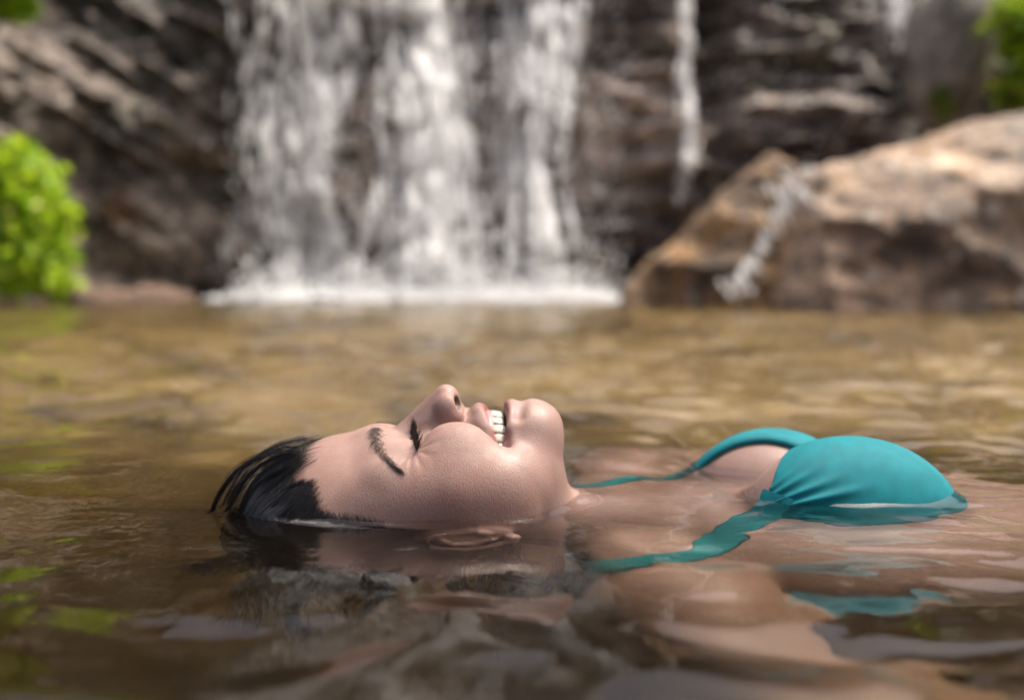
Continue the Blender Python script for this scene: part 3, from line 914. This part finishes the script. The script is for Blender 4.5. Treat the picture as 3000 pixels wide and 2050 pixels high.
# ---- rock materials
def rock_mat(name, stops, scale, rough=(0.25, 0.6), bump=0.05, lichen=None, moss=None, stretch=(1, 1, 1), rot=(0, 0, 0)):
    m, nt, b, out = new_mat(name)
    tc = N(nt, "ShaderNodeTexCoord"); mp = N(nt, "ShaderNodeMapping"); mp.inputs["Scale"].default_value = stretch; mp.inputs["Rotation"].default_value = rot
    nt.links.new(tc.outputs["Object"], mp.inputs[0])
    n1 = N(nt, "ShaderNodeTexNoise", i_Scale=scale, i_Detail=9.0, i_Roughness=0.66, i_Distortion=0.4); nt.links.new(mp.outputs[0], n1.inputs["Vector"])
    n2 = N(nt, "ShaderNodeTexNoise", i_Scale=scale * 7, i_Detail=6.0, i_Roughness=0.7); nt.links.new(mp.outputs[0], n2.inputs["Vector"])
    c = ramp(nt, stops, n1.outputs[0])
    last = c.outputs[0]
    n0 = N(nt, "ShaderNodeTexNoise", i_Scale=scale * 0.55, i_Detail=3.0, noise_dimensions='4D'); n0.inputs["W"].default_value = 5.0; nt.links.new(tc.outputs["Object"], n0.inputs["Vector"])
    r0 = ramp(nt, [(0.38, (0.40, 0.385, 0.37)), (0.62, (1.35, 1.31, 1.28))], n0.outputs[0])
    s0 = N(nt, "ShaderNodeMixRGB", blend_type='MULTIPLY'); s0.inputs[0].default_value = 1.0; nt.links.new(last, s0.inputs[1]); nt.links.new(r0.outputs[0], s0.inputs[2]); last = s0.outputs[0]
    sp = N(nt, "ShaderNodeMixRGB", blend_type='MULTIPLY'); sp.inputs[0].default_value = 1.0
    r2 = ramp(nt, [(0.32, (0.22, 0.22, 0.22)), (0.5, (0.9, 0.9, 0.9)), (0.70, (2.1, 2.05, 2.0))], n2.outputs[0])
    nt.links.new(last, sp.inputs[1]); nt.links.new(r2.outputs[0], sp.inputs[2]); last = sp.outputs[0]
    for spec, sc, seed in ((lichen, 1.7, 3.0), (moss, 1.3, 9.0)):
        if spec:
            n3 = N(nt, "ShaderNodeTexNoise", i_Scale=scale * sc, i_Detail=6.0, noise_dimensions='4D'); n3.inputs["W"].default_value = seed
            nt.links.new(tc.outputs["Object"], n3.inputs["Vector"])
            lo, hi, colr = spec
            mr = N(nt, "ShaderNodeMapRange", clamp=True); mr.inputs[1].default_value = lo; mr.inputs[2].default_value = hi
            nt.links.new(n3.outputs[0], mr.inputs[0])
            mm = N(nt, "ShaderNodeMixRGB"); mm.inputs[2].default_value = (*colr, 1)
            nt.links.new(mr.outputs[0], mm.inputs[0]); nt.links.new(last, mm.inputs[1]); last = mm.outputs[0]
    vo = N(nt, "ShaderNodeTexVoronoi", i_Scale=13.0); nt.links.new(tc.outputs["Object"], vo.inputs["Vector"])  # pale round spots painted to stand in for blurred sun sparkles
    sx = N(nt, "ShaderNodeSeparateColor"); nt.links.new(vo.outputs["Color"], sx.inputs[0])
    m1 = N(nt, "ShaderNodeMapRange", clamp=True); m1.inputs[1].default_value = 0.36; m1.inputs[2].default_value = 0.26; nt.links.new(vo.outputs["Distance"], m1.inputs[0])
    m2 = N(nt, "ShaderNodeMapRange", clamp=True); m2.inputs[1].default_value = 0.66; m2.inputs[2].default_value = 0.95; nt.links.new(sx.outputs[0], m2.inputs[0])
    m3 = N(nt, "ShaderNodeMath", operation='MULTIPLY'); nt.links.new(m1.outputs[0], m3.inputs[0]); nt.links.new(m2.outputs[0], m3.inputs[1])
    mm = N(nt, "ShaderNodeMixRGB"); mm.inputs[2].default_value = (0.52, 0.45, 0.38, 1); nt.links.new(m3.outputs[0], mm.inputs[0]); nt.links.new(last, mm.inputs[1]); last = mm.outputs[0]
    nt.links.new(last, b.inputs["Base Color"])
    rr = ramp(nt, [(0.3, (rough[0],) * 3), (0.7, (rough[1],) * 3)], n2.outputs[0]); nt.links.new(rr.outputs[0], b.inputs["Roughness"])
    bp = N(nt, "ShaderNodeBump", i_Strength=0.9, i_Distance=bump); nt.links.new(n2.outputs[0], bp.inputs["Height"]); nt.links.new(bp.outputs[0], b.inputs["Normal"])
    return m
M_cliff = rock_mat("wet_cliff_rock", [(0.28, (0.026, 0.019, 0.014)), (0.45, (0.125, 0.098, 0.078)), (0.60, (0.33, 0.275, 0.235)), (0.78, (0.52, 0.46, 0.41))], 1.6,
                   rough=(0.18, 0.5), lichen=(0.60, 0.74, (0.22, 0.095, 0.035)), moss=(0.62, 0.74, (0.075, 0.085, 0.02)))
M_bould = rock_mat("tan_boulder_rock", [(0.28, (0.06, 0.042, 0.030)), (0.45, (0.28, 0.20, 0.14)), (0.60, (0.50, 0.385, 0.285)), (0.78, (0.62, 0.51, 0.41))], 2.3,
                   rough=(0.35, 0.7), lichen=(0.58, 0.74, (0.42, 0.23, 0.085)))
M_bould2 = rock_mat("ochre_boulder_rock", [(0.28, (0.05, 0.03, 0.018)), (0.45, (0.20, 0.12, 0.062)), (0.60, (0.40, 0.26, 0.13)), (0.78, (0.52, 0.40, 0.27))], 3.2,
                    rough=(0.3, 0.6), lichen=(0.50, 0.66, (0.48, 0.26, 0.085)))
M_stone = rock_mat("shore_stone_rock", [(0.28, (0.06, 0.036, 0.026)), (0.5, (0.24, 0.155, 0.115)), (0.75, (0.48, 0.36, 0.28))], 9.0, rough=(0.25, 0.5), bump=0.01)

M_pale = rock_mat("pale_rock_face", [(0.28, (0.10, 0.09, 0.075)), (0.5, (0.30, 0.275, 0.24)), (0.75, (0.45, 0.42, 0.37))], 3.0, rough=(0.4, 0.7), bump=0.02)

# ---- cliff face
def cliff_y(x, z):
    y = 5.12 + 0.30 * z
    y = y - 0.75 * (1 - sstep(-3.6, -1.9, x)) + 0.15 * np.exp(-((x + 0.35) / 0.9) ** 2)
    y = y - 0.30 * fbm(x / 1.3, z / 1.1, 0.3, 3)
    wl = 1 - sstep(-1.6, -0.6, x)                       # slanting beds to the left of the fall, level ledges to the right
    a = 0.62; r1 = x * math.cos(a) + z * math.sin(a) * -1; r2 = x * math.sin(a) + z * math.cos(a)
    slant = ridged(r1 / 0.9, r2 / 0.22, 1.7, 3)
    ledge = ridged(x / 0.8, z / 0.17 + 0.35 * noise3(x / 0.6, z / 0.6, 3), 4.2, 3)
    y = y - 0.075 * (wl * slant + (1 - wl) * ledge)
    y = y - 0.055 * fbm(x / 0.20, z / 0.15, 2.2, 3) - 0.016 * ridged(x / 0.10, z / 0.08, 6.2, 2)
    y = y + 0.25 * np.exp(-((x - 1.05) / 0.12) ** 2) * sstep(0.5, 1.1, z)      # dark cleft
    return y
nx_, nz_ = 640, 300
cx, cz = np.meshgrid(np.linspace(-6.0, 6.0, nx_), np.linspace(-0.6, 3.7, nz_), indexing='ij')
cyv = cliff_y(cx, cz)
cyv = cyv + 1.2 * sstep(3.0, 3.7, cz) ** 2 * 1.5
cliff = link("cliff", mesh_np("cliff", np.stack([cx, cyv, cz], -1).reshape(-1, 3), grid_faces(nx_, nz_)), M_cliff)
tag(cliff, "dark wet rock cliff behind the waterfall", "cliff", kind="structure")

# ---- boulders on the right bank
def boulder(name, xs, ridge_z, yc, depth, mat, gully=None, seed=0.0):
    n1, n2 = 190, 150
    X = np.linspace(xs[0], xs[-1], n1); T = np.linspace(0, 1, n2)
    X, T = np.meshgrid(X, T, indexing='ij')
    rz = np.interp(X, xs, ridge_z)
    th = T * math.pi * 0.98
    cy_, sz_ = np.cos(th), np.sin(th)
    y = yc - depth * np.sign(cy_) * np.abs(cy_) ** 0.75 * (0.45 + 0.55 * np.clip(rz / 0.6, 0, 1))
    z = -0.35 + (rz + 0.35) * np.abs(sz_) ** 0.55
    dn = 0.06 * fbm(X / 0.55 + seed, z / 0.5, y / 0.5, 4) + 0.05 * ridged(X / 0.7 + seed, z / 0.35 + 0.5 * X, y / 0.6, 3)
    y = y - dn; z = z + 0.5 * dn * (sz_ > 0.9)
    if gully:
        (xa, za), (xb, zb), w, dp = gully
        xg = xa + (xb - xa) * (z - za) / (zb - za)
        y = y + dp * np.exp(-((X - xg) / w) ** 2) * (T < 0.55)
    return mesh_np(name, np.stack([X, y, z], -1).reshape(-1, 3), grid_faces(n1, n2)), mat
me, mt = boulder("boulder", [0.44, 0.60, 0.91, 1.06, 1.14, 1.25, 1.34, 1.42], [-0.05, 0.16, 0.46, 0.57, 0.635, 0.60, 0.42, 0.10], 4.48, 0.42, M_bould2, None, 3.3)
tag(link("boulder", me, mt), "low ochre rock sloping to the foam beside the large tan boulder", "boulder", "boulders on the bank")
me, mt = boulder("boulder", [0.98, 1.10, 1.22, 1.44, 1.785, 1.937, 2.21, 2.6, 3.2, 3.8], [-0.05, 0.28, 0.52, 0.60, 0.70, 0.765, 0.79, 0.82, 0.75, 0.2], 4.42, 0.62, M_bould, None, 8.1)
tag(link("boulder", me, mt), "large tan boulder rising to the edge beside the waterfall", "boulder", "boulders on the bank")

# ---- falling water: streaks and drops gathered in separate streams
def white_water(name, colr, trans):
    m, nt, b, out = new_mat(name)
    b.inputs["Base Color"].default_value = (*colr, 1); b.inputs["Roughness"].default_value = 0.2; b.inputs["IOR"].default_value = 1.33
    tr = N(nt, "ShaderNodeBsdfTranslucent"); tr.inputs[0].default_value = (*colr, 1)
    ms = N(nt, "ShaderNodeMixShader"); ms.inputs[0].default_value = trans
    nt.links.new(b.outputs[0], ms.inputs[1]); nt.links.new(tr.outputs[0], ms.inputs[2]); nt.links.new(ms.outputs[0], out.inputs["Surface"])
    return m
M_fall = white_water("falling_water", (0.95, 0.95, 0.95), 0.35)
M_foam = white_water("foam", (0.92, 0.93, 0.93), 0.35)

wr_ = np.random.default_rng(77)
octv = np.array([(0, 0, 1), (1, 0, 0.25), (-0.5, 0.87, 0.25), (-0.5, -0.87, 0.25), (0.9, 0.2, -0.45), (-0.6, 0.7, -0.45), (-0.3, -0.9, -0.45), (0, 0, -1)], float)
octf = np.array([(0, 1, 2), (0, 2, 3), (0, 3, 1), (1, 4, 2), (4, 5, 2), (2, 5, 3), (5, 6, 3), (3, 6, 1), (6, 4, 1), (7, 5, 4), (7, 6, 5), (7, 4, 6)])
def drops_mesh(name, P, S, lean=None):
    n = len(P)
    a = wr_.uniform(0, 6.28, n)
    ca, sa = np.cos(a)[:, None], np.sin(a)[:, None]
    x = octv[None, :, 0] * ca - octv[None, :, 1] * sa; y = octv[None, :, 0] * sa + octv[None, :, 1] * ca
    z = np.broadcast_to(octv[None, :, 2], x.shape)
    Vd = np.stack([x * S[:, 0:1], y * S[:, 1:2], z * S[:, 2:3]], -1)
    if lean is not None: Vd[:, :, 0] += Vd[:, :, 2] * lean[:, None]
    Vd = Vd + P[:, None, :]
    Fd = (octf[None] + (np.arange(n) * len(octv))[:, None, None]).reshape(-1, 3)
    return mesh_np(name, Vd.reshape(-1, 3), Fd)
def stream(rows, nr, per, smin, smax, lmin, lmax, out_):
    """rows: (z, x_left, x_right) control rows from top to foot; nr wandering rivulets of per streaks each"""
    rows = np.array(rows, float)[::-1]
    PP, SS, LL = [], [], []
    for r in range(nr):
        za, zb = rows[0, 0], rows[-1, 0]
        if wr_.uniform() < 0.55: zb = wr_.uniform(za + 0.3, zb)
        if wr_.uniform() < 0.35: za = wr_.uniform(za, zb - 0.25)
        rope = wr_.uniform() < 0.28
        n = int(per * (zb - za) * (2.0 if rope else wr_.uniform(0.35, 1.0)))
        z = wr_.uniform(za, zb, n)
        xl = np.interp(z, rows[:, 0], rows[:, 1]); xr_ = np.interp(z, rows[:, 0], rows[:, 2])
        pos = wr_.normal(0.5, 0.22) + 0.16 * noise3(r * 3.17, z / 0.45, 2.0) + 0.05 * noise3(r * 5.1, z / 0.12, 1.0)
        w = (0.007 if rope else wr_.uniform(0.003, 0.014)) * (1 + 0.7 * noise3(r * 1.3, z / 0.2, 5.0))
        x = xl + (xr_ - xl) * pos + wr_.normal(0, 1, n) * w
        x = x * (1 + 0.06 * z)
        keep = noise3(x / 0.06, z / 0.16, 8.0) > -0.25 + wr_.normal(0, 0.15, n)
        x, z = x[keep], z[keep]; n = len(x)
        y = cliff_y(x, z) - out_ - wr_.exponential(0.05, n)
        s = np.exp(wr_.uniform(math.log(smin), math.log(smax), n)) * (1.6 if rope else 0.9); l = np.exp(wr_.uniform(math.log(lmin), math.log(lmax), n))
        PP.append(np.stack([x, y, z], 1)); SS.append(np.stack([s, s, l], 1)); LL.append(wr_.normal(0, 0.05, n))
    return np.concatenate(PP), np.concatenate(SS), np.concatenate(LL)
def X_(d): return (d * 1.29088 - 1500) / 2917 * FAR
fall = empty("waterfall", (X_(950), 5.0, 0.0))
tag(fall, "white curtain of water falling down the dark cliff into the pool", "waterfall", kind="structure")
streams = [
    ([(3.3, X_(620), X_(860)), (1.5, X_(600), X_(880)), (1.1, X_(570), X_(860)), (0.7, X_(570), X_(800)), (0.0, X_(570), X_(860))], 46, 58, 0.0022, 0.0075, 0.015, 0.12, 0.05),
    ([(3.3, X_(860), X_(1010)), (1.5, X_(870), X_(1025)), (1.0, X_(880), X_(1065)), (0.0, X_(830), X_(1100))], 78, 70, 0.0025, 0.010, 0.015, 0.16, 0.07),
    ([(3.3, X_(1170), X_(1290)), (1.5, X_(1160), X_(1310)), (1.1, X_(1165), X_(1300)), (0.7, X_(1165), X_(1260)), (0.0, X_(1155), X_(1330))], 40, 70, 0.0025, 0.009, 0.015, 0.14, 0.06),
    ([(3.3, X_(1535), X_(1560)), (1.4, X_(1535), X_(1570)), (0.9, X_(1530), X_(1580)), (0.5, X_(1500), X_(1600))], 7, 50, 0.002, 0.007, 0.012, 0.08, 0.04),
    ([(1.70, X_(1985), X_(2150)), (1.42, X_(1985), X_(2140)), (1.25, X_(2030), X_(2130))], 26, 60, 0.003, 0.010, 0.008, 0.03, 0.05),
    ([(3.3, X_(880), X_(1000)), (1.5, X_(885), X_(1010)), (0.9, X_(900), X_(1040))], 34, 70, 0.004, 0.014, 0.02, 0.16, 0.10),
    ([(3.3, X_(1020), X_(1180)), (1.5, X_(1030), X_(1170)), (0.0, X_(1060), X_(1190))], 9, 45, 0.002, 0.007, 0.012, 0.08, 0.05)]
for rows, nr, per, a1, a2, l1, l2, o_ in streams:
    P, S, le = stream(rows, nr, per, a1, a2, l1, l2, o_)
    o = link("stream", drops_mesh("stream", P - np.array(fall.location), S, le), M_fall, fall); o["kind"] = "stuff"
# loose drops flung off the whole face
n = 2600
x = wr_.uniform(X_(540), X_(1420), n); z = 0.02 + 1.6 * wr_.uniform(0, 1, n) ** 1.7; y = cliff_y(x, z) - 0.08 - wr_.exponential(0.12, n)
s = np.exp(wr_.uniform(math.log(0.0025), math.log(0.008), n))
o = link("spray", drops_mesh("spray", np.stack([x, y, z], 1) - np.array(fall.location), np.stack([s, s, s * wr_.uniform(1, 3, n)], 1)), M_fall, fall); o["kind"] = "stuff"
# white blobs added over the ledges in place of sun glints
n = 230
x = np.concatenate([wr_.uniform(X_(420), X_(640), 40), wr_.uniform(X_(1080), X_(1420), 90), wr_.uniform(X_(1400), X_(2100), 100)]); z = wr_.uniform(0.1, 1.6, n)
s = np.exp(wr_.uniform(math.log(0.006), math.log(0.015), n)); y = cliff_y(x, z) - 0.02
o = link("glint_blobs", drops_mesh("glint_blobs", np.stack([x, y, z], 1) - np.array(fall.location), np.stack([s, s, s], 1)), M_fall, fall); o["kind"] = "stuff"
# foam where it lands
n = 11000
x = X_(470) + (X_(1425) - X_(470)) * wr_.beta(1.2, 1.2, n)
edge = np.minimum(sstep(X_(470), X_(700), x), 1 - sstep(X_(1280), X_(1425), x))
edge = edge * (0.75 + 0.5 * noise3(x / 0.28, 2.5, 0.5))
dep = wr_.uniform(0, 1, n) ** 0.8
y = 4.98 - dep * (0.10 + 0.26 * edge + 0.06 * noise3(x / 0.13, 0.5, 0.5))
ht = np.clip((0.025 + 0.11 * edge) * (0.6 + 0.6 * noise3(x / 0.12, y / 0.12, 4.0)) * (1 - 0.75 * dep), 0.004, 1)
z = np.where(wr_.uniform(0, 1, n) < 0.14, wr_.exponential(0.10, n) * edge, wr_.uniform(-0.3, 1, n) * ht)
z = z + waves(x, y)
s = np.exp(wr_.uniform(math.log(0.005), math.log(0.019), n))
foam = link("foam", drops_mesh("foam", np.stack([x, y, z], 1), np.stack([s, s, s * 0.8], 1)), M_foam)
tag(foam, "white foam where the falling water hits the pool", "foam", kind="stuff")
# side trickle between the two boulders
def trickle():
    pts = [(at(1832, 385, 4.06)), (at(1800, 440, 4.0)), (at(1755, 520, 3.95)), (at(1715, 585, 3.9)), (at(1672, 655, 3.86))]
    pts = np.array(pts); n = 170
    t = wr_.uniform(0, 4, n)
    P = np.stack([np.interp(t, np.arange(5), pts[:, c]) for c in range(3)], 1)
    w = np.interp(t, np.arange(5), [0.11, 0.075, 0.04, 0.025, 0.03])
    P[:, 0] += wr_.normal(0, 0.55, n) * w; P[:, 1] += wr_.normal(0, 0.012, n)
    s = np.exp(wr_.uniform(math.log(0.003), math.log(0.009), n))
    m = 24
    P2 = pts[4] + wr_.normal(0, 1, (m, 3)) * np.array([0.035, 0.03, 0.018]); P2[:, 2] = np.abs(P2[:, 2])
    P = np.concatenate([P, P2]); S = np.concatenate([np.stack([s, s, s * wr_.uniform(1, 5, n)], 1), np.full((m, 3), 0.009)])
    return P, S, np.concatenate([np.full(n, -0.55), np.zeros(m)])
P, S, le = trickle()
tri = link("trickle", drops_mesh("trickle", P, S, le), M_fall)
tag(tri, "thin white trickle running down between the ochre rock and the tan boulder", "trickle", kind="stuff")

# ---- stones along the left foot of the cliff
def stone_mesh(seed):
    bm = bmesh.new(); bmesh.ops.create_icosphere(bm, subdivisions=3, radius=1.0)
    P = np.array([v_.co[:] for v_ in bm.verts])
    d = 1 + 0.22 * fbm(P[:, 0] * 0.9 + seed, P[:, 1] * 0.9, P[:, 2] * 0.9, 3)
    for v_, k_ in zip(bm.verts, d): v_.co *= k_
    for f in bm.faces: f.smooth = True
    me = bpy.data.meshes.new("shore_stone"); bm.to_mesh(me); bm.free(); me.materials.append(M_stone); return me
stones = [(205, 650, 4.35, 0.075, "rounded pinkish stone nearest the green shrub"), (255, 640, 4.45, 0.085, "pale orange stone at the waterline by the shrub"),
          (305, 648, 4.5, 0.065, "small reddish stone between two larger shore stones"), (352, 640, 4.55, 0.09, "broad pinkish stone at the foot of the dark cliff"),
          (408, 652, 4.6, 0.06, "small grey pink stone at the edge of the foam")]
for i, (dx, dy, Y, r, lab) in enumerate(stones):
    p = at(dx, dy, Y)
    o = link("shore_stone", stone_mesh(i * 5.3))
    o.location = (p[0], Y, r * 0.15); o.scale = (r * 1.5, r * 1.1, r * 0.75); o.rotation_euler = (0, 0, i * 1.3)
    tag(o, lab, "stone", "stones at the foot of the cliff")

p = at(2215, 70, 4.75)
o = link("pale_rock", stone_mesh(41.0)); o.data.materials[0] = M_pale
o.location = (p[0], 5.05, p[2]); o.scale = (0.20, 0.24, 0.42); o.rotation_euler = (0.1, 0.15, 0.6)
tag(o, "pale grey upright rock next to the climbing green foliage", "rock")

# ---- leafy plants
def leaf_mat(name, c1, c2):
    m, nt, b, out = new_mat(name)
    oi = N(nt, "ShaderNodeVertexColor", layer_name="leaf_colour")
    nt.links.new(oi.outputs[0], b.inputs["Base Color"]); b.inputs["Roughness"].default_value = 0.4
    tr = N(nt, "ShaderNodeBsdfTranslucent"); nt.links.new(oi.outputs[0], tr.inputs[0])
    ms = N(nt, "ShaderNodeMixShader"); ms.inputs[0].default_value = 0.62
    nt.links.new(b.outputs[0], ms.inputs[1]); nt.links.new(tr.outputs[0], ms.inputs[2]); nt.links.new(ms.outputs[0], out.inputs["Surface"])
    return m
M_leaf = leaf_mat("leaf", None, None)
M_stem, nt, b, out = new_mat("stem"); b.inputs["Base Color"].default_value = (0.07, 0.05, 0.025, 1)
leafv = np.array([(0, 0, 0), (0.30, 0.26, 0.05), (0.30, -0.26, 0.05), (0.65, 0.24, 0.06), (0.65, -0.24, 0.06), (1.0, 0, -0.08), (0.32, 0, 0.0), (0.66, 0, 0.0)])
leaff = np.array([(0, 6, 1), (0, 2, 6), (1, 6, 3), (6, 7, 3), (6, 2, 7), (2, 4, 7), (3, 7, 5), (7, 4, 5)])
def leaves_mesh(name, P, size, cols, droop=0.5):
    n = len(P)
    d = wr_.normal(0, 1, (n, 3)); d[:, 2] -= droop; d /= np.linalg.norm(d, axis=1)[:, None]
    up = wr_.normal(0, 0.6, (n, 3)) + np.array([0, -0.3, 1.0]); s_ = np.cross(up, d); s_ /= np.linalg.norm(s_, axis=1)[:, None]
    nn = np.cross(d, s_)
    Vl = P[:, None, :] + size[:, None, None] * (leafv[None, :, 0:1] * d[:, None] + leafv[None, :, 1:2] * s_[:, None] + leafv[None, :, 2:3] * nn[:, None])
    Fl = (leaff[None] + (np.arange(n) * 8)[:, None, None]).reshape(-1, 3)
    me = mesh_np(name, Vl.reshape(-1, 3), Fl)
    color_attr(me, "leaf_colour", np.repeat(cols, 8, axis=0))
    return me
def leaf_cols(n, bright=1.0):
    t = wr_.uniform(0, 1, (n, 1))
    c = (1 - t) * np.array([0.14, 0.30, 0.014]) + t * np.array([0.48, 0.60, 0.03])
    y = wr_.uniform(0, 1, (n, 1)) > 0.86
    return np.where(y, np.array([0.42, 0.42, 0.09]), c) * bright
def plant(name, label, cat, lobes, nleaf, lsize, base, bright=1.0, group=None, droop=0.5, names=("foliage", "stem"), stem_r=0.008):
    """lobes: (centre, radii) clumps; stems run from the base to each clump"""
    root = empty(name, tuple(base))
    tag(root, label, cat, group)
    P = []
    for c, r in lobes:
        k_ = int(nleaf / len(lobes)); q = wr_.normal(0, 1, (k_, 3)); q /= np.linalg.norm(q, axis=1)[:, None]
        P.append(np.array(c) + q * np.array(r) * wr_.uniform(0.2, 1.0, (k_, 1)) ** 0.6 * (1 + 0.45 * wr_.uniform(0, 1, (k_, 1)) ** 7) * (1 + 0.25 * noise3(q[:, :1] * 2, q[:, 1:2] * 2, q[:, 2:] * 2)))
    P = np.concatenate(P) - np.array(base); n = len(P)
    o = link(names[0], leaves_mesh(names[0], P, lsize * wr_.uniform(0.6, 1.3, n), leaf_cols(n, bright), droop), M_leaf, root); o["kind"] = "stuff"
    lines = []
    for c, r in lobes:
        t = np.linspace(0, 1, 7)[:, None]; c = np.array(c) - np.array(base)
        lines.append(c * t + np.array([0, 0, 0.12]) * np.sin(np.pi * t))
    link(names[1], strands_mesh(names[1], lines, [stem_r] * len(lines), 6, 0.3), M_stem, root)
    return root
def L_(dx, dy, Y, rx, rz, ry=0.12): return (at(dx, dy, Y), (rx, ry, rz))
plant("shrub", "bright green leafy shrub hanging over the pool edge beside the dark cliff", "shrub",
      [L_(10, 370, 4.3, 0.16, 0.12), L_(60, 400, 4.35, 0.13, 0.12), L_(20, 460, 4.3, 0.20, 0.14), L_(95, 480, 4.3, 0.14, 0.12), L_(40, 550, 4.25, 0.20, 0.13), L_(100, 570, 4.3, 0.11, 0.13), L_(40, 620, 4.25, 0.20, 0.10), L_(110, 635, 4.3, 0.10, 0.06), L_(-80, 480, 4.3, 0.2, 0.3), L_(-160, 420, 4.3, 0.2, 0.3)],
      2600, 0.062, at(-40, 600, 4.5), 1.3)
plant("shrub", "green foliage climbing the cliff above the large tan boulder", "shrub",
      [L_(2300, 40, 4.7, 0.11, 0.14), L_(2330, 130, 4.7, 0.14, 0.14), L_(2310, 205, 4.7, 0.09, 0.07), L_(2400, 80, 4.7, 0.2, 0.3)], 900, 0.07, at(2380, 240, 4.75), 0.85)
plant("shrub", "small mossy tuft on the cliff behind the boulder ridge", "shrub",
      [L_(2140, 235, 4.9, 0.05, 0.10, 0.05), L_(2180, 190, 4.95, 0.04, 0.06, 0.05)], 260, 0.035, at(2150, 255, 4.95), 0.6)
tree_base = at(-420, 640, 4.3)
plant("tree", "overhanging light green tree at the upper corner above the dark cliff", "tree",
      [L_(8, 0, 4.2, 0.05, 0.045, 0.05), L_(42, 10, 4.2, 0.045, 0.035, 0.05), L_(-40, -110, 4.2, 0.20, 0.12, 0.2), L_(80, -140, 4.2, 0.20, 0.12, 0.2), L_(170, -220, 4.2, 0.18, 0.14, 0.2), L_(20, -260, 4.2, 0.24, 0.16, 0.25), L_(110, -360, 4.2, 0.24, 0.16, 0.25), L_(-40, -430, 4.2, 0.24, 0.18, 0.25), L_(-200, -250, 4.2, 0.25, 0.25, 0.25), L_(-260, 0, 4.2, 0.22, 0.25, 0.25)],
      2600, 0.075, tree_base, 1.25, names=("crown", "trunk"), stem_r=0.03)
